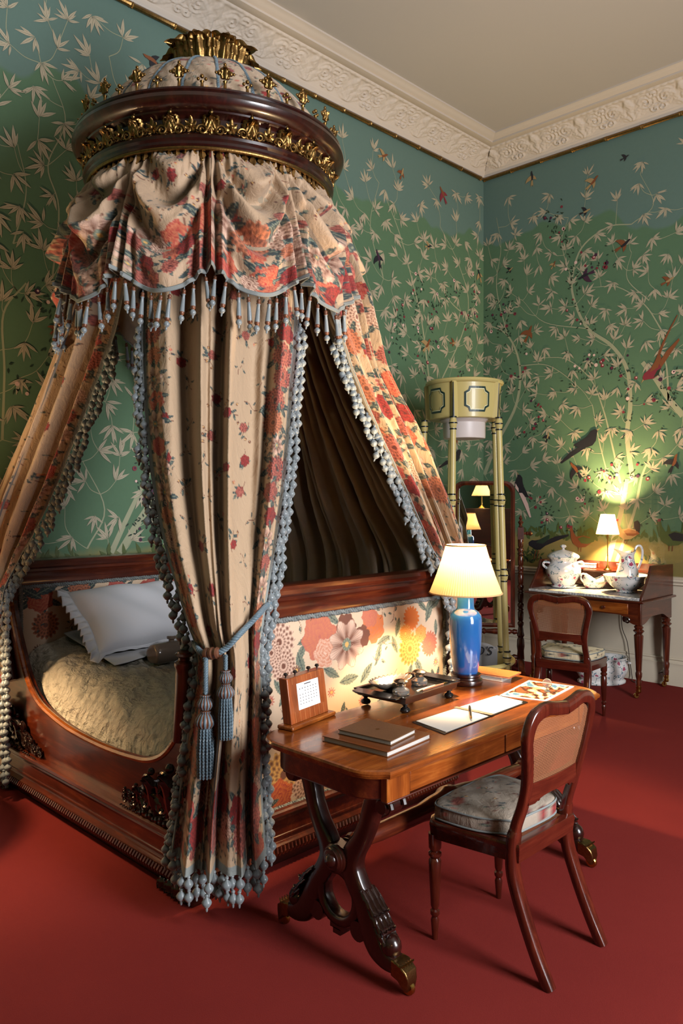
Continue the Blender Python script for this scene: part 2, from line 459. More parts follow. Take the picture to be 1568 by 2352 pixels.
class Paint:
    """paint on a wall: flat shapes in wall coordinates (u, z), a fraction of a millimetre proud of the paper"""
    def __init__(s, g, to3): s.g = g; s.to3 = to3
    def poly(s, pts, m, h=.0012):
        s.g.add([s.to3(u, z, h) for u, z in pts], [tuple(range(len(pts)))], m)
    def leaf(s, u, z, ang, L, w, m=1, rib=True, h=.0016):
        s.k = (getattr(s, 'k', 0) + 1) % 9; h += .00035*s.k
        ca, sa = math.cos(ang), math.sin(ang)
        def P(t, o): return (u + ca*t*L - sa*o, z + sa*t*L + ca*o)
        s.poly([P(0,0), P(.22,.38*w), P(.45,.5*w), P(.72,.32*w), P(1,0), P(.72,-.32*w), P(.45,-.5*w), P(.22,-.38*w)], m, h)
        if rib: s.poly([P(.05,.0012), P(.9,.0004), P(.9,-.0004), P(.05,-.0012)], 2, h+.00016)
    def ribbon(s, pts, w0, w1, m, h=.0010, n=6):
        P = smooth_path([(a, b, 0) for a, b in pts], n); N = len(P)
        vs, fs = [], []
        for i, p in enumerate(P):
            t = (P[min(i+1, N-1)] - P[max(i-1, 0)]); t.normalize()
            w = w0 + (w1-w0)*i/(N-1)
            vs += [s.to3(p.x - t.y*w/2, p.y + t.x*w/2, h), s.to3(p.x + t.y*w/2, p.y - t.x*w/2, h)]
        s.g.add(vs, [(2*i, 2*i+1, 2*i+3, 2*i+2) for i in range(N-1)], m)
        return P
    def disc(s, u, z, r, m, n=7, h=.0052, sx=1.0, rot=0):
        s.poly([(u + r*sx*math.cos(rot+2*pi*k/n), z + r*math.sin(rot+2*pi*k/n)) for k in range(n)], m, h)
    def cluster(s, R, u, z, d, k, L):
        for j in range(k):
            a = d + (j-(k-1)/2)*R.uniform(.42,.62) + R.uniform(-.15,.15)
            l = L*R.uniform(.72,1.1)*(1-.12*abs(j-(k-1)/2))
            s.leaf(u+R.uniform(-.008,.008), z+R.uniform(-.008,.008), a, l, l*R.uniform(.17,.22))
    def vine(s, R, path, side=.05, dens=60, bloom=.16):
        P = smooth_path([(a, b, 0) for a, b in path], 10)
        L = sum((b-a).length for a, b in zip(P, P[1:]))
        for _ in range(int(L*dens)):
            p = R.choice(P); u = p.x + R.gauss(0, side); z = p.y + R.gauss(0, side)
            if R.random() < bloom:
                r = R.uniform(.009,.019); m = R.choice([5,5,5,6,7]); s.disc(u, z, r, m, 8)
                if r > .014: s.disc(u+.003, z+.003, r*.45, R.choice([6,5,7]), 6, .0056)
            else: s.leaf(u, z, R.uniform(0, 2*pi), R.uniform(.022,.036), .012, 4, False)
    def bird(s, u, z, ang, L, body, wing, tail, flip=1, belly=None):
        ca, sa = math.cos(ang), math.sin(ang)
        def P(a, b): a, b = a*L, b*L*flip; return (u + ca*a - sa*b, z + sa*a + ca*b)
        s.poly([P(-.05,.02), P(-.55,.05), P(-.95,-.02), P(-.93,-.07), P(-.5,-.08), P(-.05,-.10)], tail, .0060)
        s.poly([P(.36,.10), P(.30,.17), P(.20,.19), P(.10,.15), P(-.06,.12), P(-.20,.03), P(-.14,-.10), P(.04,-.15), P(.18,-.10), P(.28,.02)], body, .0064)
        if belly is not None: s.poly([P(.16,-.08), P(.04,-.145), P(-.13,-.095), P(-.02,-.05)], belly, .0068)
        s.poly([P(.10,.08), P(-.04,.13), P(-.40,.16), P(-.34,.05), P(-.10,-.02)], wing, .0070)
        s.poly([P(.34,.13), P(.45,.10), P(.35,.09)], 10, .0068)
    def flyer(s, u, z, ang, L, a, b):
        ca, sa = math.cos(ang), math.sin(ang)
        def P(x, y): x, y = x*L, y*L; return (u + ca*x - sa*y, z + sa*x + ca*y)
        s.poly([P(-.15,.03), P(-.42,.10), P(-.62,.09), P(-.50,.0), P(-.63,-.07), P(-.42,-.07), P(-.15,-.05)], b, .0060)
        s.poly([P(.46,.0), P(.40,.05), P(.33,.085), P(.24,.07), P(.10,.10), P(-.06,.085), P(-.20,.03), P(-.18,-.05), P(-.02,-.10), P(.14,-.09), P(.26,-.05), P(.38,-.03)], a, .0064)
        s.poly([P(.14,.06), P(.10,.22), P(.0,.36), P(-.14,.46), P(-.30,.50), P(-.22,.36), P(-.18,.20), P(-.14,.05)], b, .0070)
        s.poly([P(.12,-.06), P(.06,-.18), P(-.06,-.28), P(-.24,-.34), P(-.18,-.20), P(-.12,-.06)], b, .0056)
    def hen(s, u, z, L, body, wing, flip=1, tail=11):
        def P(a, b): return (u + a*L*flip, z + b*L)
        s.poly([P(-.30,.12), P(-.34,.55), P(-.52,.62), P(-.66,.42), P(-.60,.05), P(-.40,-.06)], tail, .0060)
        s.poly([P(.56,.52), P(.50,.60), P(.42,.58), P(.38,.40), P(.24,.18), P(-.1,.24), P(-.42,.18), P(-.46,-.08), P(-.2,-.26), P(.14,-.30), P(.40,-.12), P(.50,.12), P(.52,.38)], body, .0064)
        s.poly([P(.16,.10), P(-.06,.20), P(-.5,.12), P(-.62,.0), P(-.3,-.12), P(.0,-.10)], wing, .0070)
        s.poly([P(.44,.56), P(.40,.66), P(.52,.66), P(.56,.56)], 5, .0068); s.poly([P(.55,.50), P(.66,.47), P(.55,.45)], 10, .0068)
        for a in (-.02,.10): s.poly([P(a,-.28), P(a+.03,-.28), P(a+.05,-.48), P(a+.02,-.48)], 8, .0062)
    def grow(s, R, pts, seeds, down, L, gap):
        """join leaf clusters to the trunks by thin stems, each to the nearest point already joined"""
        done = list(seeds)
        for (u, z) in sorted(pts, key=lambda p: min((p[0]-a)**2+(p[1]-b)**2 for a, b in seeds)):
            a, b = min(done, key=lambda q: (q[0]-u)**2 + (q[1]-z)**2*.8 + (0.06 if q[1] > z+.02 else 0))
            d = math.hypot(u-a, z-b)
            if d < gap*2.2 and d > .01:
                mx, mz = (u+a)/2 + R.uniform(-.12,.12)*d, (z+b)/2 - .10*d
                s.ribbon([(a, b), (mx, mz), (u, z)], .0055, .0035, 3, .0008, 4)
            done.append((u, z))
            base = math.atan2(z-b, u-a)
            dd = base + R.uniform(-.5,.5) if R.random() > down else -pi/2 + R.uniform(-.9,.9)
            s.cluster(R, u, z, dd, R.choice([4,5,5,6,6,7]), L)
def poisson(R, u0, u1, z0, z1, gap, tries=9000):
    P = []
    for _ in range(tries):
        p = (R.uniform(u0, u1), R.uniform(z0, z1))
        if all((p[0]-q[0])**2 + (p[1]-q[1])**2 > gap*gap for q in P): P.append(p)
    return P

# ---- wall_left: x = 0
R = random.Random(11)
g = G(); g.add([(0,RY,.88),(0,0,.88),(0,0,RZ),(0,RY,RZ)], [(0,1,2,3)], 0)
g.add([(0,RY,0),(0,0,0),(0,0,.88),(0,RY,.88)], [(0,1,2,3)], 12)
pl = Paint(g, lambda u, z, h: (h, u, z))
def LX(px, py): p = on_x(px, py, 0); return (p.y, p.z)
trunks = [[(5,1010),(10,850),(8,720),(60,650)], [(255,1270),(296,1180),(345,1080)], [(275,1270),(330,1180),(400,1080)],
          [(985,870),(968,740),(940,620),(915,530),(880,440)], [(1100,745),(1040,700),(1000,640)], [(1010,880),(1060,770),(1075,690),(1050,600),(1010,520)],
          [(120,640),(135,480),(110,380),(150,280),(120,180)], [(30,560),(60,440),(40,330)], [(880,640),(850,520),(870,420)], [(330,250),(270,200),(250,130)],
          [(200,1260),(240,1170),(190,1060)], [(1100,1010),(1000,1010),(930,900)]]
wid = [(.016,.010), (.040,.026), (.055,.038), (.02,.006), (.016,.006), (.016,.005), (.012,.004), (.01,.004), (.01,.004), (.008,.004), (.012,.005), (.012,.006)]
seeds = []
for tr, w in zip(trunks, wid):
    P = pl.ribbon([LX(*p) for p in tr], w[0], w[1], 3, .0011)
    seeds += [(p.x, p.y) for p in P[::4]]
pts = [p for p in poisson(R, -6.3, -.06, 1.30, 4.66, .142, 22000) if not (p[1] > 4.35 + .2*math.sin(p[0]*2.1) and R.random() < .6)]
pl.grow(R, pts, seeds, .45, .135, .26)
for v in ([(975,870),(962,780),(955,700),(962,640)], [(1000,800),(985,720),(1010,690),(1060,660)], [(300,1240),(340,1150),(320,1060),(345,990)], [(60,690),(130,700),(100,860)],
          [(20,880),(90,890)], [(60,1240),(100,1150),(90,1100)], [(345,1110),(360,1200)], [(920,850),(905,760),(930,700)], [(1075,760),(1095,650)], [(1060,960),(1040,900),(1080,820)]):
    pl.vine(R, [LX(*p) for p in v], .045, 70)
for (px, py, a, L, b1, b2) in ((880,358,.4,.16,8,10), (922,398,1.2,.14,10,8), (1016,446,2.2,.20,8,5), (868,592,1.9,.19,7,9), (1100,632,2.0,.16,9,10), (980,792,.9,.2,8,10), (1045,1005,1.0,.2,8,8), (125,755,1.0,.10,10,8), (983,566,.3,.12,9,10), (350,140,2.9,.20,8,9), (1040,788,.2,.12,10,8)):
    u, z = LX(px, py); pl.flyer(u, z, a, L*.85, b1, b2)
u, z = LX(1045, 1050); pl.bird(u, z, .35, .30, 9, 4, 9)
for u in np.arange(-6.4, -.02, .09):
    for _ in range(2): pl.leaf(u+R.uniform(-.05,.05), 1.20+R.uniform(-.03,.04), pi/2+R.uniform(-.9,.9), R.uniform(.05,.11), .03, 11, False)
struct('wall_left', g, WALLMATS, smooth=0)

# ---- wall_back: y = 0
R = random.Random(23)
g = G(); g.add([(0,0,.88),(RX,0,.88),(RX,0,RZ),(0,0,RZ)], [(0,3,2,1)], 0)
g.add([(0,0,0),(RX,0,0),(RX,0,.88),(0,0,.88)], [(0,3,2,1)], 12)
pb = Paint(g, lambda u, z, h: (u, -h, z))
def BY(px, py): p = on_y(px, py, 0); return (p.x, p.z)
trunks = [[(1452,1100),(1440,1000),(1447,930),(1440,850),(1405,795),(1350,755),(1322,700),(1313,645),(1335,570),(1395,522),(1450,515)],
          [(1425,1110),(1405,1020),(1385,940),(1355,870),(1300,825),(1240,822)], [(1112,1090),(1140,1020),(1185,930),(1193,840),(1165,770),(1110,742)],
          [(1568,955),(1535,915),(1505,870),(1475,832)], [(1535,920),(1530,840),(1515,780),(1560,740)], [(1400,1110),(1375,1010),(1360,930)],
          [(1395,1290),(1425,1180),(1440,1100)], [(1415,1290),(1455,1180),(1475,1090),(1500,1040)],
          [(1165,770),(1140,660),(1150,570),(1140,500)], [(1350,755),(1250,740),(1200,690)], [(1313,645),(1290,560),(1305,500)], [(1490,690),(1440,640),(1450,580)], [(1520,760),(1480,700),(1420,660),(1360,660)],
          [(1193,840),(1260,840),(1330,890),(1360,930)], [(1450,515),(1500,470),(1470,400)]]
wid = [(.075,.014), (.03,.008), (.07,.016), (.085,.06), (.03,.01), (.02,.012), (.09,.06), (.05,.02), (.02,.006), (.014,.006), (.014,.006), (.016,.006), (.02,.008), (.014,.006), (.014,.005)]
seeds = []
for tr, w in zip(trunks, wid):
    P = pb.ribbon([BY(*p) for p in tr], w[0]*.62, w[1]*.62, 3, .0011)
    seeds += [(p.x, p.y) for p in P[::4]]
pts = [p for p in poisson(R, .04, 2.4, 1.42, 4.62, .138, 16000) if not (p[1] > 4.28 + .16*math.sin(p[0]*3) and R.random() < .55)]
pb.grow(R, pts, seeds, .45, .118, .24)
pts = [p for p in poisson(R, 2.5, 6.5, 1.5, 4.5, .26, 3000)]
pb.grow(R, pts, seeds, .45, .13, .30)
for v in ([(1265,480),(1290,540),(1312,620),(1320,700),(1350,770)], [(1312,640),(1370,600),(1400,610)], [(1330,830),(1390,830),(1440,870),(1440,1010)], [(1195,870),(1240,960),(1200,1010)], [(1165,660),(1160,740),(1200,810)],
          [(1500,930),(1540,860),(1560,900),(1520,960)], [(1215,1120),(1260,1180),(1240,1220)], [(1360,1110),(1420,1090),(1500,1090)], [(1345,840),(1300,880)], [(1120,720),(1160,760)], [(1300,1230),(1330,1190)], [(1475,1180),(1500,1200)], [(1350,1060),(1345,1150),(1400,1120)], [(1170,900),(1175,830)]):
    pb.vine(R, [BY(*p) for p in v], .05, 75)
for (px, py, a, L, b1, b2) in ((1222,408,1.6,.17,9,10), (1362,418,.7,.18,8,10), (1433,562,.5,.19,9,8), (1344,633,3.4,.2,9,7), (1345,486,.2,.13,10,9), (1215,765,1.1,.2,8,8), (1535,645,.4,.14,10,8), (1436,362,.3,.10,9,9), (1172,620,.5,.1,10,9), (1272,608,1.0,.1,8,10), (1322,1078,2.2,.22,8,9), (1548,1062,1.2,.2,8,9), (1258,1003,1.3,.12,10,9)):
    u, z = BY(px, py); pb.flyer(u, z, a, L*.85, b1, b2)
u, z = BY(1340,1022); pb.bird(u+.05, z+.03, .55, .36, 9, 9, 9, 1)
u, z = BY(1198,1128); pb.bird(u-.02, z+.04, 2.0, .34, 9, 9, 6, -1, 6)
u, z = BY(1512,845); pb.bird(u-.03, z-.02, 4.05, .34, 5, 8, 8, -1, 4)
u, z = BY(1505,838); pb.ribbon([(u,z),(u+.08,z+.20),(u+.19,z+.40)], .03, .008, 8, .0061)
u, z = BY(1240,1250); pb.bird(u, z, 3.5, .34, 9, 4, 9, -1); 
for a in (.02,.05): pb.poly([(u-a,z-.06),(u-a+.012,z-.06),(u-a-.01,z-.15),(u-a-.02,z-.15)], 8, .0062)
u, z = BY(1335,1245); pb.hen(u, z+.01, .21, 8, 11, -1)
u, z = BY(1440,1225); pb.hen(u, z, .19, 10, 8, -1, 9)
u, z = BY(1545,1235); pb.hen(u, z, .24, 11, 9, -1)
for u in np.arange(.02, 3.0, .06):
    for _ in range(3): pb.leaf(u+R.uniform(-.05,.05), 1.22+R.uniform(-.03,.05), pi/2+R.uniform(-1,1), R.uniform(.05,.12), .03, 11, False)
for px in (1205, 1230, 1285, 1500):
    u, z = BY(px, 1290)
    for _ in range(30): pb.leaf(u+R.uniform(-.07,.07), .96+R.uniform(0,.10), pi/2+R.uniform(-1.2,1.2), R.uniform(.03,.08), .02, 11 if R.random() < .7 else 4, False)
struct('wall_back', g, WALLMATS, smooth=0)

# ---- the walls behind and beside the camera, with the tall sash window that lights the bed
WY0, WY1, WZ0, WZ1 = -4.95, -3.65, .85, 3.7
g = G().box(RX, RX+.2, RY, WY0, 0, RZ).box(RX, RX+.2, WY1, 0, 0, RZ).box(RX, RX+.2, WY0, WY1, 0, WZ0).box(RX, RX+.2, WY0, WY1, WZ1, RZ)
struct('wall_right', g, [PAPER])
g = G().box(-.2, RX+.2, RY-.2, RY, 0, RZ); struct('wall_front', g, [PAPER])
g = G()
for y in (WY0, WY1-.06, (WY0+WY1)/2-.02): g.box(RX+.05, RX+.11, y, y+.06 if y != (WY0+WY1)/2-.02 else y+.04, WZ0, WZ1)
for z in (WZ0, WZ1-.06, (WZ0+WZ1)/2-.03): g.box(RX+.05, RX+.11, WY0, WY1, z, z+.06)
struct('window_1', g, PLASTER)

# ---- floor line and dado
def run(prof, axis, a0, a1):
    """prof: (projection, z); axis 'l' along the left wall, 'b' along the back wall; mitred at the corner"""
    g = G(); rings = []
    for e, a in ((0, a0), (1, a1)):
        if axis == 'l': rings.append([(p, (-p if e else a), z) for p, z in prof])
        else: rings.append([((p if not e else a), -p, z) for p, z in prof])
    g.loft(rings, closed=False); return g
BB = [(0,.235),(.012,.232),(.02,.222),(.012,.212),(.014,.2),(.03,.188),(.026,.172),(.03,.15),(.03,0)]
struct('baseboard_left', run(BB, 'l', RY, 0), CREAM); struct('baseboard_back', run(BB, 'b', 0, RX), CREAM)
DR = [(0,.925),(.02,.922),(.034,.91),(.03,.9),(.034,.885),(.02,.87),(.022,.855),(0,.845)]
struct('trim_1', run(DR, 'l', RY, 0), CREAM); struct('trim_2', run(DR, 'b', 0, RX), CREAM)
# gilt bamboo moulding under the cornice
def bamboo(axis, a0, a1):
    g = G(); r = .017; pos = lambda a: (r+.004, a, 4.835) if axis == 'l' else (a, -r-.004, 4.835)
    pts, rad = [], []; L = abs(a1-a0); n = int(L/.33); sg = 1 if a1 > a0 else -1
    for i in range(n+1):
        a = a0 + sg*i*.33
        for d, rr in ((-.02, r), (-.008, r*1.25), (0, r*1.05), (.008, r*1.3), (.02, r)):
            if 0 <= abs(a+sg*d-a0) <= L and (a+sg*d-a0)*sg >= 0: pts.append(pos(a+sg*d)); rad.append(rr)
        g.sphere(pos(a+.03*sg), .012, seg=6, rings=4)
    g.tube(pts, rad, 8); return g
struct('trim_3', bamboo('l', -9, -.02), GILT); struct('trim_4', bamboo('b', .02, 6.5), GILT)
# cornice: plain members plus a cove carved with acanthus and scrolls
def cornice(axis, a0, a1):
    lo = [(0,4.852),(.028,4.855),(.032,4.872),(.05,4.882),(.052,4.893)]
    hi = [(.262,5.022),(.275,5.018),(.335,5.018),(.335,5.034),(.36,5.038),(.385,5.05),(.42,5.056),(.42,5.07)]
    g = run(lo, axis, a0, a1); g.merge(run(hi, axis, a0, a1))
    L = abs(a1-a0); ns, nt = int(L/.0085), 44
    U = .46
    S = np.linspace(0, L, ns)[None, :].repeat(nt, 0); T = np.linspace(0, 1, nt)[:, None].repeat(ns, 1)
    wdt = .26
    q = ((S/U) % 1.0 - .5)*U                       # acanthus centred in each unit
    tt = T*wdt
    th = np.arctan2(q, tt+.03); rr = np.hypot(q, tt+.03)
    env = np.clip(1-np.abs(th)/.95, 0, 1)**.5*np.clip((.25+.03*np.cos(12*th)-rr)/.03, 0, 1)
    hgt = .020*env*(.45+.55*np.abs(np.cos(6.5*th+.5*np.sin(rr*60))))
    for sgn in (-1, 1):
        for (cu, ct, R0, kk) in ((.145, .15, .085, 1), (.20, .06, .05, -1), (.215, .205, .045, -1)):
            qq = q - sgn*cu; d = np.hypot(qq, tt-ct); an = np.arctan2(tt-ct, qq*sgn*kk)
            sp = .5+.5*np.cos(2*pi*d/.034 - an)
            hgt = np.maximum(hgt, .019*np.clip(1-d/R0, 0, 1)**.35*sp)
    hgt += .004*np.sin(S*190+np.sin(T*30)*2)*np.sin(T*pi*5+np.sin(S*40)*1.5)*np.sin(T*pi)
    hgt *= np.clip(T*14, 0, 1)
    edge = np.clip((T-.86)/.14, 0, 1)
    hgt = hgt*(1-edge) + edge*(.012*np.abs(np.sin(S*pi/.06))*np.sin(np.clip(edge,0,1)*pi)+.010*np.sin(edge*pi))
    c = T; px_ = .052 + .21*c - .045*np.sin(c*pi)*.6; pz = 4.893 + .13*c + .03*np.sin(c*pi)*.2
    nx, nz = .53, -.85
    P, Z = px_ + nx*hgt, pz + nz*hgt
    A = np.minimum(S, L - px_) if False else S
    rows = []
    for i in range(nt):
        if axis == 'l': rows.append([(P[i,j], min(a0 + S[i,j], -P[i,j]), Z[i,j]) for j in range(ns)])
        else: rows.append([(max(a0 + S[i,j], P[i,j]), -P[i,j], Z[i,j]) for j in range(ns)])
    g.grid(rows); return g
struct('trim_5', cornice('l', -6.0, 0), PLASTER, smooth=60); struct('trim_6', cornice('b', 0, 3.2), PLASTER, smooth=60)
# ================================================================ printed cotton: flowers drawn in the cloth's own coordinates (metres)
CRM, RED, PNK, COR, BRN, MAR = (c[:3] for c in (rgb(214,186,156), rgb(160,50,46), rgb(184,102,86), rgb(196,118,84), rgb(112,70,54), rgb(88,40,38)))
LFD, LFL, ORG, PAL, YEL = (c[:3] for c in (rgb(58,70,70), rgb(120,126,108), rgb(214,116,52), rgb(224,186,162), rgb(216,168,96)))
def paint_cloth(u, v, motifs, base, speck=0):
    """u, v: arrays of cloth coordinates; motifs are drawn in order"""
    sh = u.shape; u = u.ravel(); v = v.ravel()
    C = np.empty((u.size, 3)); C[:] = base
    order = np.argsort(v); vs = v[order]
    for mt in motifs:
        k, cu, cv, r, rot, c1, c2 = mt[:7]
        a, b = np.searchsorted(vs, (cv-r*1.35, cv+r*1.35))
        idx = order[a:b]; idx = idx[np.abs(u[idx]-cu) < r*1.35]
        if idx.size == 0: continue
        dx, dy = (u[idx]-cu)/r, (v[idx]-cv)/r
        ca, sa = math.cos(rot), math.sin(rot)
        X, Y = dx*ca+dy*sa, -dx*sa+dy*ca
        rr = np.hypot(X, Y); th = np.arctan2(Y, X)
        c1a, c2a = np.array(c1), np.array(c2)
        if k == 'rose':
            e = .9 + .07*np.cos(6*th+rot*3) + .035*np.cos(13*th)
            ins = rr < e
            nl = 4.0; q = rr/e*nl + .45*np.sin(th*2+rot*5); li = np.floor(q); fr = q-li
            lob = np.abs(np.sin((2.5+li*.5)*th + li*1.9 + rot))**.45
            w = np.clip((.22+.78*fr)*(.45+.55*lob) + .22*np.sin(th*37+q*3), 0, 1)
            w = np.where(rr > e-.035, w*.5, w); w = np.where(rr < .08, 0, w)
            col = c2a + (c1a-c2a)*w[:, None]
        elif k == 'anemone':
            e = .86 + .12*np.cos(8*th); ins = rr < e
            w = np.clip(.70+.30*np.cos(8*th) - .75*np.clip(1.4-rr/e*1.45, 0, 1)*(.4+.6*np.abs(np.sin(24*th+3*rr))) + .12*np.sin(52*th), 0, 1)
            w = np.where(rr > e-.03, .35, w)
            col = c2a + (c1a-c2a)*w[:, None]
            m2 = rr < .24; col[m2] = np.array(LFL)*(1.0+.3*np.sin(th[m2]*11)[:, None]); m3 = rr < .1; col[m3] = np.array(YEL)
        elif k == 'mum':
            n = 17
            e = .78 + .2*np.abs(np.cos(n*th/2+rr*2)); ins = rr < e
            w = np.clip(.58+.42*np.cos(n*th+np.floor(rr*4.5)*2.2)*np.clip(rr*2, 0, 1)+.28*np.cos(rr*28), 0, 1)
            col = c2a + (c1a-c2a)*w[:, None]
            m2 = rr < .16; col[m2] = c2a
        elif k == 'star':
            n = mt[7] if len(mt) > 7 else 8
            e = .35 + .62*np.abs(np.cos(n*th/2))**1.5; ins = rr < e
            col = np.where((rr < .3)[:, None], c2a, c1a)
        elif k == 'leaf':
            w = .36*np.sin(np.clip((X+1)/2, 0, 1)*pi)**.85*(1+.08*np.sin(X*22)); ins = (np.abs(Y) < w) & (np.abs(X) < 1)
            m = (np.abs(Y) < .035) | (np.abs(np.sin((X*9-np.abs(Y)*9))) < .16)
            col = np.where(m[:, None], c2a, c1a)
        elif k == 'stem':
            ins = (np.abs(Y - .18*np.sin(X*3)) < .03) & (np.abs(X) < 1); col = np.broadcast_to(c1a, (idx.size, 3))
        C[idx[ins]] = col[ins]
    return np.concatenate([C, np.ones((u.size, 1))], 1).reshape(sh+(4,))
def sprig(R, u, v, s=1.0, bloom=True):
    a = R.uniform(0, 2*pi); out = [('stem', u, v, .05*s, a, BRN, BRN)]
    for j in range(R.choice([4,5,6])):
        b = R.uniform(0, 2*pi); d = R.uniform(.018,.045)*s
        out.append(('leaf', u+d*math.cos(b), v+d*math.sin(b), R.uniform(.013,.021)*s, b+R.uniform(-.6,.6), LFD, LFL))
    for j in range(3):
        b = R.uniform(0, 2*pi); d = R.uniform(.03,.06)*s
        out.append(('star', u+d*math.cos(b), v+d*math.sin(b), R.uniform(.007,.011)*s, b, R.choice([PNK,MAR,BRN]), YEL, 6))
    if bloom: out.append(('rose', u+R.uniform(-.02,.02), v+R.uniform(-.02,.02), R.uniform(.024,.032)*s, a, R.choice([RED,RED,PNK]), MAR))
    return out
def tiny(R, u, v, s=1.0):
    a = R.uniform(0, 2*pi)
    return [('stem', u, v, .035*s, a, BRN, BRN)] + [('leaf', u+.02*s*math.cos(a+j*2.1), v+.02*s*math.sin(a+j*2.1), .010*s, a+j*2.1, LFD, LFL) for j in range(3)]
def big(R, u, v, r, warm=False):
    k = R.choice(['rose','rose','anemone','mum','mum']); out = []
    for j in range(5):
        b = 2*pi*j/5 + R.uniform(-.5,.5)
        out.append(('leaf', u+r*1.05*math.cos(b), v+r*1.05*math.sin(b), r*R.uniform(.45,.65), b+R.uniform(-.4,.4), LFD, LFL))
    c = {'rose': R.choice([(PNK,RED),(COR,RED),(RED,MAR),(PNK,MAR)]), 'anemone': (PAL,BRN), 'mum': R.choice([(PAL,BRN),(COR,BRN),(PNK,MAR)])}[k]
    return out + [(k, u, v, r, R.uniform(0, 6), c[0], c[1])]
def scatter(R, u0, u1, v0, v1, gap, fn):
    out, P = [], []
    for _ in range(int(60*max(1, (u1-u0)*(v1-v0)/gap**2))):
        p = (R.uniform(u0, u1), R.uniform(v0, v1))
        if all((p[0]-q[0])**2+(p[1]-q[1])**2 > gap*gap for q in P): P.append(p); out += fn(R, *p)
    return out
def band(R, u0, u1, v0, v1, r, along):
    """a strip of large flowers; along = 'u' or 'v'"""
    out = []; L = (u1-u0) if along == 'u' else (v1-v0); n = max(1, int(L/(r*1.75)))
    for i in range(n):
        t = (i+.5)/n; rr = r*R.uniform(.75,1.1)
        uu, vv = (u0+L*t, R.uniform(v0+.3*(v1-v0), v1-.3*(v1-v0))) if along == 'u' else (R.uniform(u0+.3*(u1-u0), u1-.3*(u1-u0)), v0+L*t)
        out += big(R, uu, vv, rr)
    for i in range(n*2):
        out += tiny(R, R.uniform(u0, u1), R.uniform(v0, v1))
    return out

# ================================================================ acanthus leaf used by carver and gilder alike
def acanthus(h, w, curl=.35, lobes=4, nu=13, nv=18, belly=.18, blunt=False):
    rows = []
    for i in range(nv+1):
        v = i/nv
        hw = w/2*(.5+.62*math.sin(pi*min(v*.9+.08, 1))**.9)*(1-.20*abs(math.sin(lobes*pi*v)))
        if blunt:
            hw = w/2*(.62+.36*math.sin(pi*min(v*.8+.1, 1)))*(1-.13*abs(math.sin(lobes*pi*v)))*(max(0, 1-((v-.80)/.20)**2)**.5*.9+.1 if v > .80 else 1)
        elif v > .86: hw *= max(0, 1-((v-.86)/.15)**1.5)*.85+.12
        c = max(0, v-.55)/.45
        yb = belly*h*math.sin(v*pi*.8) + curl*h*c*c; zb = h*(v - (1.0 if blunt else .42)*curl*c**3)
        row = []
        for j in range(nu+1):
            u = -1+2*j/nu
            y = yb + w*.10*math.cos(u*pi*2.5)*(.4+v*.6) - w*.16*u*u
            row.append((u*hw, y, zb + .05*h*abs(u)*math.cos(lobes*2*pi*v)))
        rows.append(row)
    # close the back so the leaf is a solid
    g = G().grid(rows); n = (nu+1)*(nv+1)
    back = [(x, y-.045*w-.004, z) for row in rows for x, y, z in row]
    C = nu+1; Rn = nv+1
    g.add(back, [(i*C+j, (i+1)*C+j, (i+1)*C+j+1, i*C+j+1) for i in range(Rn-1) for j in range(C-1)])
    bd = [j for j in range(C)] + [i*C+C-1 for i in range(1, Rn)] + [(Rn-1)*C+j for j in range(C-2, -1, -1)] + [i*C for i in range(Rn-2, 0, -1)]
    g.f += [(bd[k], bd[k]+n, bd[(k+1) % len(bd)]+n, bd[(k+1) % len(bd)]) for k in range(len(bd))]; g.m += [0]*len(bd)
    return g
def volute(R0, r, turns=1.6, n=26, flip=1):
    pts, rad = [], []
    for i in range(n+1):
        t = i/n; a = t*turns*2*pi; q = R0*(1-t*.82)
        pts.append((flip*q*math.cos(a), .004*t, q*math.sin(a))); rad.append(r*(1-t*.35))
    return G().tube(pts, rad, 7)

# ================================================================ the bed
bed = thing('boat_bed', 'mahogany boat bed with floral upholstered ends under the domed canopy', 'bed', (1.1,-4.15,0))
BX0, BX1, BY0, BY1 = .10, 2.06, -4.975, -3.30
def rect_run(prof, x0, x1, y0, y1):
    g = G(); g.loft([[(x0-o,y0-o,z),(x1+o,y0-o,z),(x1+o,y1+o,z),(x0-o,y1+o,z)] for o, z in prof], caps=False); return g
g = G().box(BX0+.03, BX1-.03, BY0+.03, BY1-.03, 0, .07)
for x in (BX0, BX1-.07):
    for y in (BY0, BY1-.07): g.box(x-.015, x+.085, y-.015, y+.085, 0, .07)
obj('plinth', g, WD[0], bed, bevel=.008)
prof = [(-.03,.065),(.016,.065),(.018,.103),(.004,.108),(-.006,.112),(-.006,.128),(-.001,.130),(-.001,.137),(-.006,.139),(-.006,.196),(-.001,.198),(-.001,.206),(.006,.208),(.004,.216),(.012,.222),(.020,.232),(.018,.244),(.008,.250),(-.06,.251)]
obj('base_rail', rect_run(prof, BX0, BX1, BY0, BY1), W[0], bed, smooth=25)
g = G()
for x in np.arange(BX0-.01, BX1+.02, .021): g.tube([(x-.004,BY0-.018,.070),(x,BY0-.027,.084),(x+.004,BY0-.018,.100)], .0085, 6)
for y in np.arange(BY0-.01, BY1+.02, .021): g.tube([(BX1+.018,y-.004,.070),(BX1+.027,y,.084),(BX1+.018,y+.004,.100)], .0085, 6)
obj('gadroon_moulding', g, W[2], bed)
for i, (x, sx) in enumerate(((BX0+.02, 1), (BX1-.02, -1))):      # carved bracket feet under the front rail
    g = G()
    for k in range(4):
        M = basis((x+sx*(.02+.055*k), BY0-.012, .066-.006*k), (1,0,0), (0,-1,0), (0,0,-1)); g.merge(acanthus(.066-.007*k, .07, .3, 3, 8, 10), M)
    obj('bracket_foot', g, CARVED, bed)
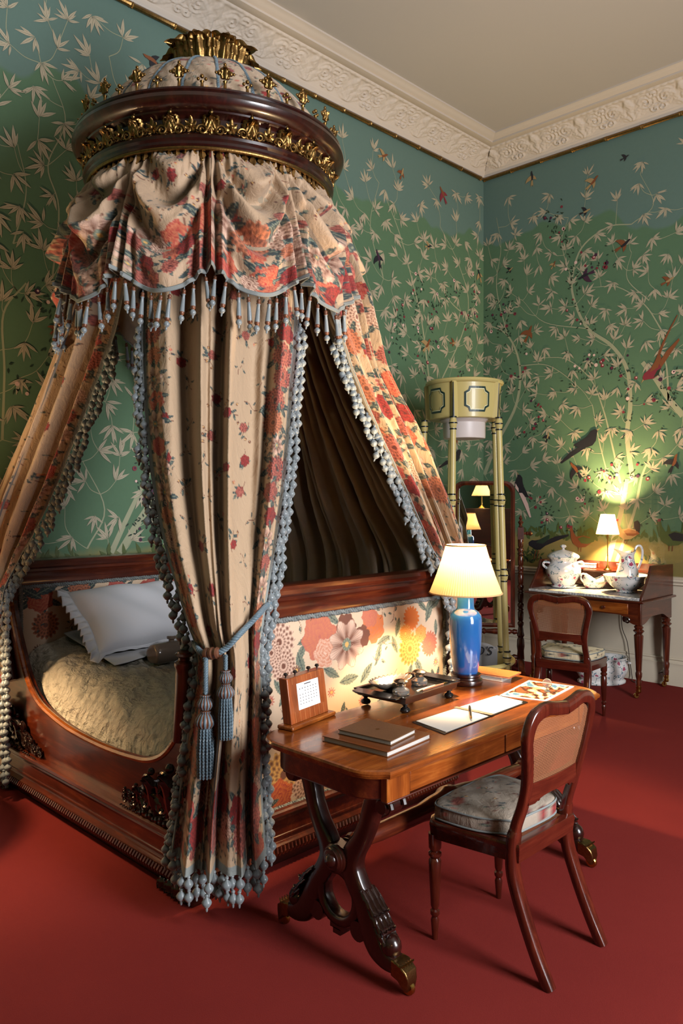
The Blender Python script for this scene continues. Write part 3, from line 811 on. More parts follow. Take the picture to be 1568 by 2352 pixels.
for x in (BX0+.03, BX1-.03):                                       # square blocks at the rail ends
    obj('corner_block', G().box(x-.06, x+.06, BY0-.022, BY0+.03, .11, .252), W[2], bed, bevel=.006)
CUT = [(.255,1.02),(.28,.95),(.325,.86),(.385,.76),(.47,.63),(.56,.555),(.68,.505),(.9,.463),(1.12,.447),(1.34,.445),(1.54,.456),(1.68,.474),(1.79,.518),(1.87,.585),(1.925,.66),(1.96,.73),(1.982,.80)]
cut = [(p.x, p.y) for p in smooth_path([(a, b, 0) for a, b in CUT], 4)]
poly = [(.13,.245),(2.0,.245),(2.0,.80)] + cut[::-1] + [(.13,1.02)]
for nm, y0, y1 in (('front_panel', -4.945, -4.90), ('back_panel', -3.385, -3.34)):
    # strips from the rail up to the cut-out keep the panel's faces clean
    g = G(); xs = [(.13,1.02)] + cut + [(2.0,.80)]
    for (xa, za), (xb, zb) in zip(xs, xs[1:]):
        g.add([(xa,y0,.245),(xb,y0,.245),(xb,y0,zb),(xa,y0,za),(xa,y1,.245),(xb,y1,.245),(xb,y1,zb),(xa,y1,za)], [(0,1,2,3),(5,4,7,6),(3,2,6,7),(1,0,4,5)])
    o = obj(nm, g, W[0], bed)
    yc = y0-.004 if nm == 'front_panel' else y1+.004
    obj('edge_roll', G().tube([(x, yc+.012 if nm == 'front_panel' else yc-.012, z) for x, z in cut], .016, 8), WT[0], o)
# turned colonnettes on the front stiles
for pts in ([(.195,.985),(.205,.94),(.235,.84),(.285,.73),(.345,.60)], [(1.985,.985),(1.98,.94),(1.975,.84),(1.965,.73),(1.95,.62)]):
    P = smooth_path([(x, -4.965, z) for x, z in pts], 6); n = len(P)
    rad = [.026 + (.010 if i in (2, 6, 7) else -.006 if i in (4, 5) else .004*math.sin(pi*i/n)) for i in range(n)]
    obj('stile_column', G().tube(P, rad, 12), W[2], bed)
# carved scrolls standing on the front rail, falling away from each end
def carving(x, s, sc, z0=.25):
    g = G(); fr = basis((x,-4.955,z0), (s,0,0), (0,-1,0), (0,0,1))
    h = .25*sc
    g.merge(acanthus(h, h*.75, .25, 4), fr)
    for f in (-1, 1):
        g.merge(volute(h*.26, h*.055, 1.7, 26, f), fr @ Matrix.Translation((f*h*.36, .012, h*.34)))
        g.merge(volute(h*.17, h*.045, 1.5, 22, -f), fr @ Matrix.Translation((f*h*.25, .02, h*.72)))
        g.merge(acanthus(h*.5, h*.34, .3, 3, 8, 10), fr @ Matrix.Translation((f*h*.42, .01, h*.28)) @ Matrix.Rotation(-f*.7, 4, 'Y'))
    g.sphere(tuple(fr @ Vector((0, .03, h*1.02))), h*.08, seg=8, rings=5)
    for k in range(7): g.sphere(tuple(fr @ Vector(((k-3)*h*.12, .035, h*(.10+.04*(k % 2))))), h*.05, seg=7, rings=4)
    obj('carved_scroll', g, CARVED, bed)
for x, s, sc in ((.30,1,1.0),(.455,1,.72),(.575,1,.42),(.66,1,.28), (1.915,-1,1.0),(1.775,-1,.82),(1.655,-1,.48),(1.565,-1,.34)): carving(x, s, sc)
# upholstered ends
def end_panel(nm, xa, xb, face, ztop):
    """wooden frame between xa and xb with a padded floral panel on each face"""
    g = G()
    ye = -4.955 if nm == 'headboard' else -4.895
    for y0, y1 in ((ye,-4.855), (-3.335,-3.265)): g.box(xa, xb, y0, y1, .24, ztop-.14)
    fr = obj(nm+'_frame', g.box(xa, xb, -4.86, -3.3, .24, .262), W[2], bed, bevel=.006)
    xm, hw = (xa+xb)/2, (xb-xa)/2
    pr = [(-hw-.004,ztop-.15),(hw+.004,ztop-.15),(hw+.012,ztop-.138),(hw+.008,ztop-.125),(hw+.014,ztop-.075),(hw+.020,ztop-.066),(hw+.020,ztop-.052),(hw+.032,ztop-.040),(hw+.036,ztop-.022),(hw+.03,ztop-.004),(hw+.018,ztop),
          (-hw-.018,ztop),(-hw-.03,ztop-.004),(-hw-.036,ztop-.022),(-hw-.032,ztop-.040),(-hw-.020,ztop-.052),(-hw-.020,ztop-.066),(-hw-.014,ztop-.075),(-hw-.008,ztop-.125),(-hw-.012,ztop-.138)]
    g = G().prism(pr, ye-.015, -3.245, lambda a, b, c: (xm+a, c, b)); obj(nm+'_rail', g, W[1], bed, smooth=30)
    return fr
end_panel('footboard', 1.975, 2.03, 1, 1.215)
end_panel('headboard', .13, .20, 1, 1.24)
def upholstery(nm, x, nx, z0, z1, motifs, y0=-4.86, y1=-3.335, ny=420, nz=240):
    Yv, Zv = np.meshgrid(np.linspace(y0, y1, ny), np.linspace(z0, z1, nz))
    a, b = (Yv-y0)/(y1-y0), (Zv-z0)/(z1-z0)
    puff = .016*np.clip(np.minimum(a, 1-a)*14, 0, 1)**.6*np.clip(np.minimum(b, 1-b)*9, 0, 1)**.6
    Xv = x + nx*puff
    col = paint_cloth(Yv, Zv, motifs, CRM)
    rows = [[(Xv[i,j], Yv[i,j], Zv[i,j]) for j in range(ny)] for i in range(nz)]
    p = obj(nm, G().grid(rows), PANELF, bed, smooth=180, colors=col)
    lo = [(x+nx*.006, y0, z0), (x+nx*.006, y0, z1), (x+nx*.006, y1, z1), (x+nx*.006, y1, z0)]
    g = G()
    for A, B in zip(lo, lo[1:]+lo[:1]): g.merge(rope_g([A, B], .014, 2, .022, 5, step=.006))
    obj('gimp_braid', g, BRAID, p)
# outer face of the footboard: the flowers stand where the cloth shows them
def at_foot(px, py): p = on_x(px, py, 2.045); return p.y, p.z
R = random.Random(5); M = []
def fm(k, px, py, r, c1, c2, rot=0, *e): y, z = at_foot(px, py); M.append((k, y, z, r, rot, c1, c2)+e)
for px, py, r, rot in ((700,1470,.05,.3),(690,1500,.055,1.0),(672,1560,.05,-.4),(690,1525,.06,-1.2),(640,1580,.05,2.2),(652,1600,.05,.9),(790,1430,.06,.4),(765,1420,.055,2.5),(760,1545,.06,-.5),(800,1560,.065,.1),(840,1545,.06,.8),(868,1500,.055,1.2),(880,1470,.05,.3),
                       (912,1440,.05,1.3),(905,1480,.05,2.0),(985,1400,.07,1.1),(1000,1385,.06,.4),(970,1390,.05,2.4),(960,1530,.06,-1.0),(940,1545,.05,-1.9),(1000,1440,.045,1.6),(620,1540,.05,1.2),(620,1440,.04,.2)): fm('leaf', px, py, r, LFL, LFD, rot)
for px, py, r in ((640,1475,.095),(650,1530,.075),(622,1500,.06)): fm('mum', px, py, r, PAL, BRN, 1)
fm('rose', 733, 1462, .115, COR, PNK, .3); fm('rose', 745, 1500, .075, COR, PAL, 2); fm('rose', 857, 1440, .085, COR, ORG, 1.1); fm('rose', 850, 1415, .06, COR, PNK, 2.2)
fm('rose', 795, 1440, .07, BRN, BRN, 0); fm('rose', 830, 1462, .06, BRN, BRN, .5); fm('anemone', 795, 1480, .125, PAL, BRN, .4)
fm('mum', 944, 1420, .065, ORG, ORG, .3); fm('mum', 940, 1490, .09, YEL, ORG, 1.1); fm('mum', 985, 1478, .07, PNK, COR, 2); fm('mum', 930, 1455, .05, ORG, YEL, 2.5); fm('rose', 965, 1455, .05, YEL, ORG, 1)
fm('mum', 650, 1780, .12, YEL, BRN, 0); fm('rose', 640, 1835, .09, RED, ORG, 1); fm('mum', 700, 1800, .08, PAL, BRN, 1)
for px, py in ((690,1430),(893,1478),(870,1515),(680,1540),(705,1610),(760,1590),(830,1610),(735,1590),(880,1400),(905,1410),(960,1600),(990,1560),(925,1590),(890,1565),(720,1400),(905,1560),(660,1640),(620,1610),(1000,1520),(800,1640),(870,1600),(850,1590)):
    y, z = at_foot(px, py)
    if R.random() < .55: M.append(('star', y, z, .026, R.uniform(0,6), PNK if R.random() < .4 else BRN, YEL, 10))
    else: M += tiny(R, y, z, 1.5)
M += scatter(R, -4.8, -3.4, .28, .62, .19, lambda R, a, b: big(R, a, b, .06))
upholstery('footboard_upholstery', 2.032, 1, .245, 1.062, M)
R = random.Random(9); M = []
for y in np.arange(-4.75, -3.4, .24): M += big(R, y, 1.02+R.uniform(-.03,.02), R.uniform(.075,.10)) 
M += [('leaf', -4.8, 1.05, .07, 2.6, LFD, LFL), ('leaf', -4.7, 1.07, .08, .4, LFD, LFL), ('mum', -4.72, .86, .085, .2, COR, BRN), ('star', -4.76, .72, .035, .3, BRN, YEL, 12)]
M += scatter(R, -4.85, -3.4, .5, .9, .11, lambda R, a, b: tiny(R, a, b, 1.3))
upholstery('headboard_upholstery', .202, 1, .30, 1.088, M)

# ---------------------------------------------------------------- bedding
def bed_top(x, y):
    t = abs((y+4.15)/.742); e = max(0, 1-t**8)**.5
    h = .635 + .16*math.exp(-(x-.2)/.46) + .012*math.sin(x*5+y*3)
    tx = max(0, (x-1.62)/.33); h -= .15*min(1, tx)**2
    return .43 + (h-.43)*e
nx_, ny_ = 200, 200
rows = []
for i in range(nx_+1):
    x = .225 + (1.955-.225)*i/nx_; row = []
    for j in range(ny_+1):
        t = -1+2*j/ny_; y = -4.15 + .742*math.copysign(abs(t)**.7, t)
        row.append((x, y, bed_top(x, y) + .008*math.sin(13*x+7*y+2*math.sin(9*y)) + .006*math.sin(31*y-12*x+2*math.sin(11*x)) + .004*math.sin(55*y+30*x+3*math.sin(14*y))))
    rows.append(row)
g = G().grid(rows)
n = len(g.v); C = ny_+1                                    # a mattress-deep skirt tucked inside the frame
ring = [j for j in range(C)] + [i*C+ny_ for i in range(1, nx_+1)] + [nx_*C+j for j in range(ny_-1, -1, -1)] + [i*C for i in range(nx_-1, 0, -1)]
g.v += [(g.v[k][0], g.v[k][1], .27) for k in ring]
L = len(ring); g.f += [(ring[k], n+k, n+(k+1) % L, ring[(k+1) % L]) for k in range(L)]; g.m += [0]*L
tag(obj('bedspread', g, QUILT, smooth=60, loc=(1.1,-4.15,.27)), 'cream quilted bedspread filling the boat bed', 'bedspread')
rows = []
for i in range(31):
    x = .24 + .54*i/30; row = []
    for j in range(41):
        y = -4.62 + 1.16*j/40; xx = x + .05*math.sin(y*5)*(i/30)
        row.append((xx, y, bed_top(xx, y) + .030 + .004*math.sin(17*y+9*x)))
    rows.append(row)
tag(obj('bed_sheet', G().grid(rows), LINEN, solid=.004, loc=(.5,-4.05,.7)), 'white linen sheet turned back between the pillow and the quilted bedspread', 'sheet')
# pillow leaning on the headboard
pc = Vector((.50,-4.225,.90)); pa = Vector((0,1,0)); pb_ = Vector((-.40,0,.30)).normalized(); pn = pa.cross(pb_).normalized()
if pn.x < 0: pn = -pn
pil = thing('pillow', 'plump white linen pillow with a frilled edge leaning on the headboard', 'pillow', tuple(pc - pb_*.24))
def pillow_pt(u, v, side):
    a, b = .41, .245
    eu, ev = 1-.06*(1-v*v)*0, 1
    x, y = u*a*(1-.07*(1-abs(v))**1*abs(u)**3), v*b*(1-.10*(1-abs(u))*abs(v)**3)
    th = .118*(max(0, 1-abs(u)**3.2)*max(0, 1-abs(v)**3.2))**.55
    return pc + pa*x + pb_*y + pn*(th*side*(1 if side > 0 else .75)) + pn*(.006*math.sin(9*u+5*v))
g = G(); N = 40
g.grid([[pillow_pt(-1+2*j/N, -1+2*i/N, 1) for j in range(N+1)] for i in range(N+1)]); g.grid([[pillow_pt(-1+2*j/N, -1+2*i/N, -1) for j in range(N, -1, -1)] for i in range(N+1)])
obj('pillowcase', g, LINEN, pil, smooth=180)
per = []
M_ = 400
for k in range(M_):
    t = 4*k/M_; s = int(t); f = -1+2*(t-s)
    u, v = ((f,-1),(1,f),(-f,1),(-1,-f))[s]
    per.append((u, v, ((0,-1),(1,0),(0,1),(-1,0))[s]))
rows = []
for q in range(6):
    row = []
    for k in range(M_):
        u, v, d = per[k]; side_ = abs(v) > .999; w = (.012 if side_ and abs(u) < .9 else .012+.5*(abs(u)-.9) if side_ else .062)*q/5
        uu, vv = (d[0], d[1])
        # soften the corners by blending neighbouring directions
        a, b = per[(k-14) % M_][2], per[(k+14) % M_][2]; dd = Vector((a[0]+b[0]+d[0], a[1]+b[1]+d[1])); dd.normalize()
        p = pillow_pt(u, v, 0) + pa*(dd.x*w) + pb_*(dd.y*w) + pn*((.003 if abs(v) > .999 else .017)*(q/5)*math.sin(k*2*pi/M_*40) - .012*(q/5)) 
        row.append(p)
    rows.append(row + [row[0]])
obj('frill', G().grid(rows), LINEN, pil, smooth=180, solid=.0025)
# stoneware hot-water bottle
hb = thing('stoneware_bottle', 'brown stoneware hot water bottle lying on the bed below the pillow', 'bottle', (.99,-4.30,.665))
ax = Vector((.707,.707,0)); hc = on_z(392,1497,.730)
ax = (on_z(470,1478,.735)-on_z(352,1500,.735)).normalized()
sd = ax.cross(Vector((0,0,1)))
rings = []
for s in (-.13,-.127,-.118,-.10,0,.10,.118,.127,.13):
    k = 1 if abs(s) < .11 else (.93 if abs(s) < .12 else (.84 if abs(s) < .129 else .6))
    ring = []
    for q in range(24):
        a = 2*pi*q/24; y, z = .062*k*math.cos(a), .062*k*math.sin(a)
        z = max(z, -.05*k); ring.append(hc + ax*s + sd*y + Vector((0,0,z)))
    rings.append(ring)
obj('bottle_body', G().loft(rings), STONEWARE, hb, smooth=60)
obj('stopper', G().lathe([(.016,0),(.016,.012),(.026,.014),(.027,.026),(.022,.031),(0,.032)], 18, tuple(hc + ax*.005 + Vector((0,0,.060)))), STONEWARE, hb)
# ================================================================ the domed canopy
CC = Vector((1.2,-4.25,0)); CB = at(485,341,4.2); CC = Vector((CB.x, CB.y, 0))
A0 = math.atan2(CAM.y-CC.y, CAM.x-CC.x)                # bearing of the viewer from the canopy
can = thing('bed_canopy', 'round mahogany canopy with gilt mounts and a domed floral top hung over the boat bed', 'canopy', (CC.x, CC.y, 3.19))
prof = [(.600,3.19),(.632,3.19),(.640,3.20),(.640,3.212),(.650,3.222),(.652,3.235),(.643,3.246),(.632,3.25),(.630,3.262),(.624,3.27),(.624,3.318),(.634,3.33),(.652,3.338),(.656,3.345),(.680,3.352),(.698,3.368),(.706,3.386),(.702,3.404),(.688,3.416),(.694,3.422),(.694,3.430),(.640,3.432),(.600,3.43),(.600,3.19)]
obj('canopy_ring', G().lathe(prof[:-1], 160, (CC.x, CC.y, 0)), WD[2], can, smooth=30)
def ring_at(r, z, a): return Vector((CC.x + r*math.cos(a), CC.y + r*math.sin(a), z))
def ring_frame(r, z, a): return basis(ring_at(r, z, a), (-math.sin(a), math.cos(a), 0), (math.cos(a), math.sin(a), 0), (0,0,1))
# gilt frieze: palmettes and rosettes in turn
gp = G().merge(acanthus(.112, .092, .30, 5, 16, 18, .12, True))
for f in (-1, 1):
    gp.merge(volute(.026, .006, 1.5, 20, f), Matrix.Translation((f*.040, .012, .022)))
    gp.merge(acanthus(.07, .040, .4, 3, 7, 9), Matrix.Translation((f*.022, .010, .022)) @ Matrix.Rotation(-f*.45, 4, 'Y'))
gp.sphere((0,.018,.102), .010, seg=8, rings=5)
pal = mesh_of('palmette', gp, GILT, smooth=50)
gr = G().sphere((0,.016,.034), .011, seg=10, rings=6)
for k in range(7):
    gr.merge(acanthus(.034 if k else .046, .020, .25, 2, 5, 7, .10), Matrix.Translation((0,.006,.034)) @ Matrix.Rotation(2*pi*k/7, 4, 'Y'))
for f in (-1, 1): gr.merge(volute(.013, .004, 1.3, 14, f), Matrix.Translation((f*.034, .008, .012)))
ros = mesh_of('rosette', gr, GILT, smooth=50)
for k in range(22):
    a = A0 + 2*pi*k/22; inst('palmette', pal, can, (0,0,0), matrix=ring_frame(.634, 3.236, a))
    inst('rosette', ros, can, (0,0,0), matrix=ring_frame(.634, 3.244, a+pi/22))
# gilt edging below the ring: a leaf-drop border
g = G()
g.tube([ring_at(.626, 3.185, 2*pi*k/120) for k in range(120)], .011, 8, closed=True)
for k in range(100):
    a = 2*pi*k/100; M = ring_frame(.622, 3.180, a)
    d = .050 if k % 2 else .034
    g.merge(acanthus(d, .030, .2, 2, 4, 6, .1), M @ Matrix.Rotation(pi, 4, 'Y'))
    g.sphere(tuple(M @ Vector((0,.008,-d))), .007, seg=6, rings=4)
obj('gilt_border', g, GILT, can, smooth=60)
# cresting round the top: tall crosses and short finials in turn
def stem_part(h): return G().lathe([(.024,0),(.024,.006),(.013,.012),(.008,h*.3),(.0065,h*.6),(.011,h*.72),(.006,h*.78)], 10)
gc = stem_part(.07)
for dx, dz, r in ((0,.085,.016),(0,.112,.012),(-.026,.088,.012),(.026,.088,.012),(-.014,.104,.009),(.014,.104,.009),(-.014,.070,.009),(.014,.070,.009),(0,.128,.008),(-.04,.088,.007),(.04,.088,.007)):
    gc.sphere((dx, 0, dz), r, seg=8, rings=5, sc=(1,.8,1))
gc.merge(acanthus(.05, .045, .3, 3, 8, 9), Matrix.Translation((0,.004,.06)))
cross = mesh_of('cross_finial', gc, GILT, smooth=60)
gs = stem_part(.06)
for dx, dz, r in ((0,.066,.010),(-.017,.054,.008),(.017,.054,.008)): gs.sphere((dx,0,dz), r, seg=8, rings=5)
short = mesh_of('short_finial', gs, GILT, smooth=60)
for k in range(20):
    a = A0 + 2*pi*(k+.30)/20; inst('cross_finial', cross, can, (0,0,0), matrix=ring_frame(.655, 3.43, a))
    inst('short_finial', short, can, (0,0,0), matrix=ring_frame(.655, 3.43, a+pi/20))
# dome of floral cotton in gores
DP = smooth_path([(.60,0,3.42),(.565,0,3.52),(.50,0,3.61),(.42,0,3.695),(.32,0,3.765),(.235,0,3.81),(.165,0,3.835)], 10)
NG = 22; nu, nv = NG*16, len(DP)
rows, U, V = [], np.zeros((nv, nu+1)), np.zeros((nv, nu+1))
L = 0
for i, p in enumerate(DP):
    if i: L += (p-DP[i-1]).length
    row = []
    for j in range(nu+1):
        a = 2*pi*j/nu; r = p.x*(1+.035*abs(math.sin(NG*a/2))**.7)*(1+.004*math.sin(a*67+i*.7))
        row.append(tuple(ring_at(r, p.z, a))); U[i,j] = a*.5; V[i,j] = L
    rows.append(row)
R = random.Random(3)
dm = obj('dome', G().grid(rows), FABRIC, can, smooth=180, colors=paint_cloth(U, V, scatter(R, 0, pi, 0, L, .085, lambda R, a, b: sprig(R, a, b, .9, R.random() < .6)), rgb(190,166,140)[:3]))
cord = None
for k in range(NG):
    a = 2*pi*k/NG
    if cord is None:
        cord = mesh_of('gore_cord', rope_g([(p.x*.988+.006, 0, p.z-3.43) for p in DP], .010, 2, .024, 5), ROPE, smooth=60)
    inst('gore_cord', cord, can, (CC.x, CC.y, 3.43), rot=(0,0,a))
# crown of gilt acanthus leaves
g = G().lathe([(.150,3.80),(.170,3.82),(.165,3.86),(.180,3.90),(.185,3.93),(.15,3.96),(0,3.96)], 48, (CC.x, CC.y, 0)); crown = obj('crown_collar', g, GILT, can)
cl = mesh_of('acanthus_leaf', acanthus(.215, .150, .42, 5, 20, 30, .22, True), GILT, smooth=50)
cl2 = mesh_of('acanthus_leaf_small', acanthus(.06, .085, .5, 3, 10, 10, .2, True), GILT, smooth=50)
for k in range(9):
    a = A0 + 2*pi*(k+.5)/9; inst('acanthus_leaf', cl, can, (0,0,0), matrix=ring_frame(.145, 3.80, a))
for k in range(12):
    a = A0 + 2*pi*k/12; inst('drop_leaf', cl2, can, (0,0,0), matrix=ring_frame(.175, 3.825, a) @ Matrix.Rotation(pi*.80, 4, 'X') @ Matrix.Rotation(pi, 4, 'Z'))

# ---------------------------------------------------------------- bobble and tassel moulds
gb = G().lathe([(.0,-.056),(.003,-.054),(.0045,-.047),(.0035,-.043),(.0085,-.040),(.0155,-.031),(.0165,-.026),(.0135,-.020),(.006,-.013),(.0045,-.009),(.007,-.006),(.006,-.002),(.002,0),(0,.006)], 14, rib=(14,.10))
gb.v = [(x*1.2, y*1.2, z*1.2) for x, y, z in gb.v]
BOB = mesh_of('bobble', gb, BOBBLE, smooth=50)
gt = G().lathe([(0,-.168),(.003,-.166),(.005,-.158),(.004,-.154),(.010,-.150),(.0145,-.141),(.012,-.133),(.006,-.127),(.010,-.123),(.012,-.118),(.0115,-.112),(.0085,-.06),(.0065,-.035),(.009,-.032),(.0095,-.028),(.007,-.024),(.009,-.018),(.0075,-.013),(.003,-.008),(.002,.0),(0,.004)], 14, rib=(12,.08))
gt.m = [1 if -.034 < min(gt.v[i][2] for i in f) < -.010 or -.130 < min(gt.v[i][2] for i in f) < -.116 else 0 for f in gt.f]
TAS = mesh_of('tassel', gt, [BOBBLE, COPPER], smooth=50)

# ---------------------------------------------------------------- the swagged valance
NS = 11; SPAN = 2*pi/NS
val = thing('swag_valance', 'floral cotton valance draped in swags below the canopy ring, edged with tassels', 'valance', (CC.x, CC.y, 2.6))
def valance_pt(a, t):
    s = ((a-A0)/SPAN) % 1.0
    k = int(((a-A0)/SPAN) // 1); rk = math.sin(k*12.9898)*.5
    M_ = 4*s*(1-s)
    zh = 2.605 - .115*math.sin(pi*s)**1.1
    z = 3.185 + (zh-3.185)*t
    r = .600 + (.165)*t**.85 + .055*M_*math.sin(pi*t**.8)
    # hanging U folds pulled up to the joins
    q = t - (.40+.06*rk)*M_
    fade = max(0, 1-max(0, q-.08)/.52) if q > .08 else 1
    f = .070*M_**.7*math.sin(2*pi*(3.1+rk)*q + .8*rk + .6*math.sin(2*pi*s))*fade*min(1, t*3.2+.12)
    f += .026*M_*math.sin(2*pi*6.3*q + 2 + k)*fade*min(1, t*4)*.6
    # gathered pleats at the joins and along the heading
    e = min(s, 1-s)
    f += .050*math.exp(-(e/.16)**2)*math.cos(2*pi*e/.115)*(.35+.65*t)
    f += .010*math.sin(2*pi*s*14+k)*max(0, 1-t*2.2)*(1-M_)**.5
    f += .016*t*t*math.cos(2*pi*s*2.0+rk)*M_
    z -= .05*M_*math.sin(pi*t)*.6
    return ring_at(r+f, z, a)
nu, nv = NS*66, 130
rows = [[tuple(valance_pt(A0 + 2*pi*j/nu, i/nv)) for j in range(nu+1)] for i in range(nv+1)]
U, V = np.meshgrid(np.linspace(0, 2*pi*.73, nu+1), np.linspace(0, .66, nv+1))
R = random.Random(17)
mot = scatter(R, 0, 4.6, .0, .34, .10, lambda R, a, b: sprig(R, a, b, .95, R.random() < .55)) + scatter(R, 0, 4.6, .30, .45, .08, lambda R, a, b: tiny(R, a, b, 1.2))
mot += scatter(R, 0, 4.6, .36, .60, .135, lambda R, a, b: big(R, a, b, R.uniform(.075,.105))) + scatter(R, 0, 4.6, .42, .62, .10, lambda R, a, b: big(R, a, b, R.uniform(.035,.055)))
col = paint_cloth(U, V, mot, rgb(184,155,126)[:3])
edge = V > .645; col[edge] = rgb(140,146,140)
vo = obj('valance_cloth', G().grid(rows), FABRIC, val, smooth=180, colors=col)
rows = [[tuple(valance_pt(A0 + 2*pi*j/(nu//2), i/20) + (CC+Vector((0,0,3))-valance_pt(A0 + 2*pi*j/(nu//2), i/20)).normalized()*.008) for j in range(nu//2+1)] for i in range(21)]
obj('valance_lining', G().grid(rows), LINING, val, smooth=180)
obj('braid', G().tube([valance_pt(A0 + 2*pi*j/nu, .985) + Vector((math.cos(A0+2*pi*j/nu), math.sin(A0+2*pi*j/nu), 0))*.003 for j in range(nu)], .008, 6, flat=(.010,.004), up=(0,0,1), closed=True), BRAID, val)
R = random.Random(8)
for k in range(100):
    a = A0 + 2*pi*(k+.5)/100 + R.uniform(-.012,.012); p = valance_pt(a, 1.0)
    inst('tassel', TAS, val, p - Vector((0,0,.004)), rot=(R.uniform(-.16,.16), R.uniform(-.16,.16), R.uniform(0,6)))

# ---------------------------------------------------------------- curtains
def catmull(vs, keys, v):
    """keys: list of arrays at parameters vs, sampled smoothly at v"""
    i = max(0, min(len(vs)-2, int(np.searchsorted(vs, v)-1)))
    h = vs[i+1]-vs[i]; t = (v-vs[i])/h
    def tan(j):
        if j == 0: return (keys[1]-keys[0])/(vs[1]-vs[0])
        if j == len(vs)-1: return (keys[-1]-keys[-2])/(vs[-1]-vs[-2])
        return (keys[j+1]-keys[j-1])/(vs[j+1]-vs[j-1])
    m0, m1 = tan(i)*h, tan(i+1)*h
    return (2*t**3-3*t*t+1)*keys[i] + (t**3-2*t*t+t)*m0 + (-2*t**3+3*t*t)*keys[i+1] + (t**3-t*t)*m1
class Cloth:
    """sections: (L, R, bulge, fold depth) from top to hem; folds run down the cloth"""
    def __init__(s, sections, out, nfold, seed, sharp=1.0):
        s.S = [np.array(list(a)+list(b)+[c, d], float) for a, b, c, d in sections]
        mids = [(k[:3]+k[3:6])/2 for k in s.S]; acc = [0]
        for a, b in zip(mids, mids[1:]): acc.append(acc[-1] + np.linalg.norm(b-a))
        s.len = acc[-1]; s.vs = np.array(acc)/acc[-1]; s.out = np.array(out, float)
        R = np.random.RandomState(seed); s.ph = R.uniform(0, 2*pi, 6); s.n = nfold; s.sharp = sharp
    def pts(s, uu, vv):
        """uu: 1-d array over the width; vv: 1-d array down the length -> rows of points"""
        rows = np.zeros((len(vv), len(uu), 3)); n, ph = s.n, s.ph
        for i, v in enumerate(vv):
            k = catmull(s.vs, s.S, v); L, Rr, b, f = k[:3], k[3:6], k[6], k[7]
            d = Rr-L; hd = np.array([d[0], d[1], 0]); w = np.linalg.norm(hd)+1e-9
            nrm = np.array([hd[1], -hd[0], 0])/w
            if nrm @ s.out < 0: nrm = -nrm
            u2 = uu + .5/n*.35*np.sin(2*pi*uu*n*.5+ph[0]+v*1.5)*np.sin(pi*uu)
            F = np.sin(2*pi*n*u2+ph[1]+.7*np.sin(v*4+ph[2])) + .50*np.sin(2*pi*n*1.73*u2+ph[3]+v*2.2) + .14*np.sin(2*pi*n*3.1*u2+ph[4]-v*3)
            F = np.sign(F)*np.abs(F)**s.sharp
            cr = .003*np.sin(uu*w*60+v*37+ph[5])*np.sin(v*61+uu*9)
            base = L[None, :] + uu[:, None]*d[None, :]
            rows[i] = base + nrm[None, :]*(b*4*uu*(1-uu) + 1.45*f*F*np.clip(np.minimum(uu, 1-uu)*9+.25, 0, 1) + cr)[:, None]
        return rows
    def mesh(s, nu, nv, u0=0, u1=1, v0=0, v1=1, push=0):
        uu = np.linspace(u0, u1, nu); vv = np.linspace(v0, v1, nv); P = s.pts(uu, vv)
        if push:
            du = np.gradient(P, axis=1); dv = np.gradient(P, axis=0); N = np.cross(du, dv); N /= np.linalg.norm(N, axis=2, keepdims=True)+1e-12
            sg = np.sign((N*s.out).sum(2).mean()); P = P - N*sg*push
        g = G(); g.v = [tuple(p) for p in P.reshape(-1, 3)]
        g.f = [(i*nu+j, i*nu+j+1, (i+1)*nu+j+1, (i+1)*nu+j) for i in range(nv-1) for j in range(nu-1)]; g.m = [0]*len(g.f)
        return g, uu, vv
    def edge(s, u, v0, v1, n, drop=0): return s.pts(np.array([u]), np.linspace(v0, v1, n))[:, 0, :]
def hang(parent, P, jitter, R, count, two=True, sc=1.0):
    """bobbles hung in pairs along an edge; beyond the count they become one part"""
    made = 0; rest = G()
    for q, p in enumerate(P):
        for h in ((0, 1) if two else (0,)):
            o = Vector(p) + jitter*(.014 + .022*h) + Vector((R.uniform(-.006,.006), R.uniform(-.006,.006), -.006 - .030*h))
            e = (R.uniform(-.25,.25), R.uniform(-.25,.25), R.uniform(0, 6))
            if made < count:
                inst('bobble', BOB, parent, o, rot=e, scale=(sc,sc,sc)); made += 1
            else:
                rest.merge(gb, Matrix.Translation(o) @ Matrix.Scale(sc, 4))
    return rest
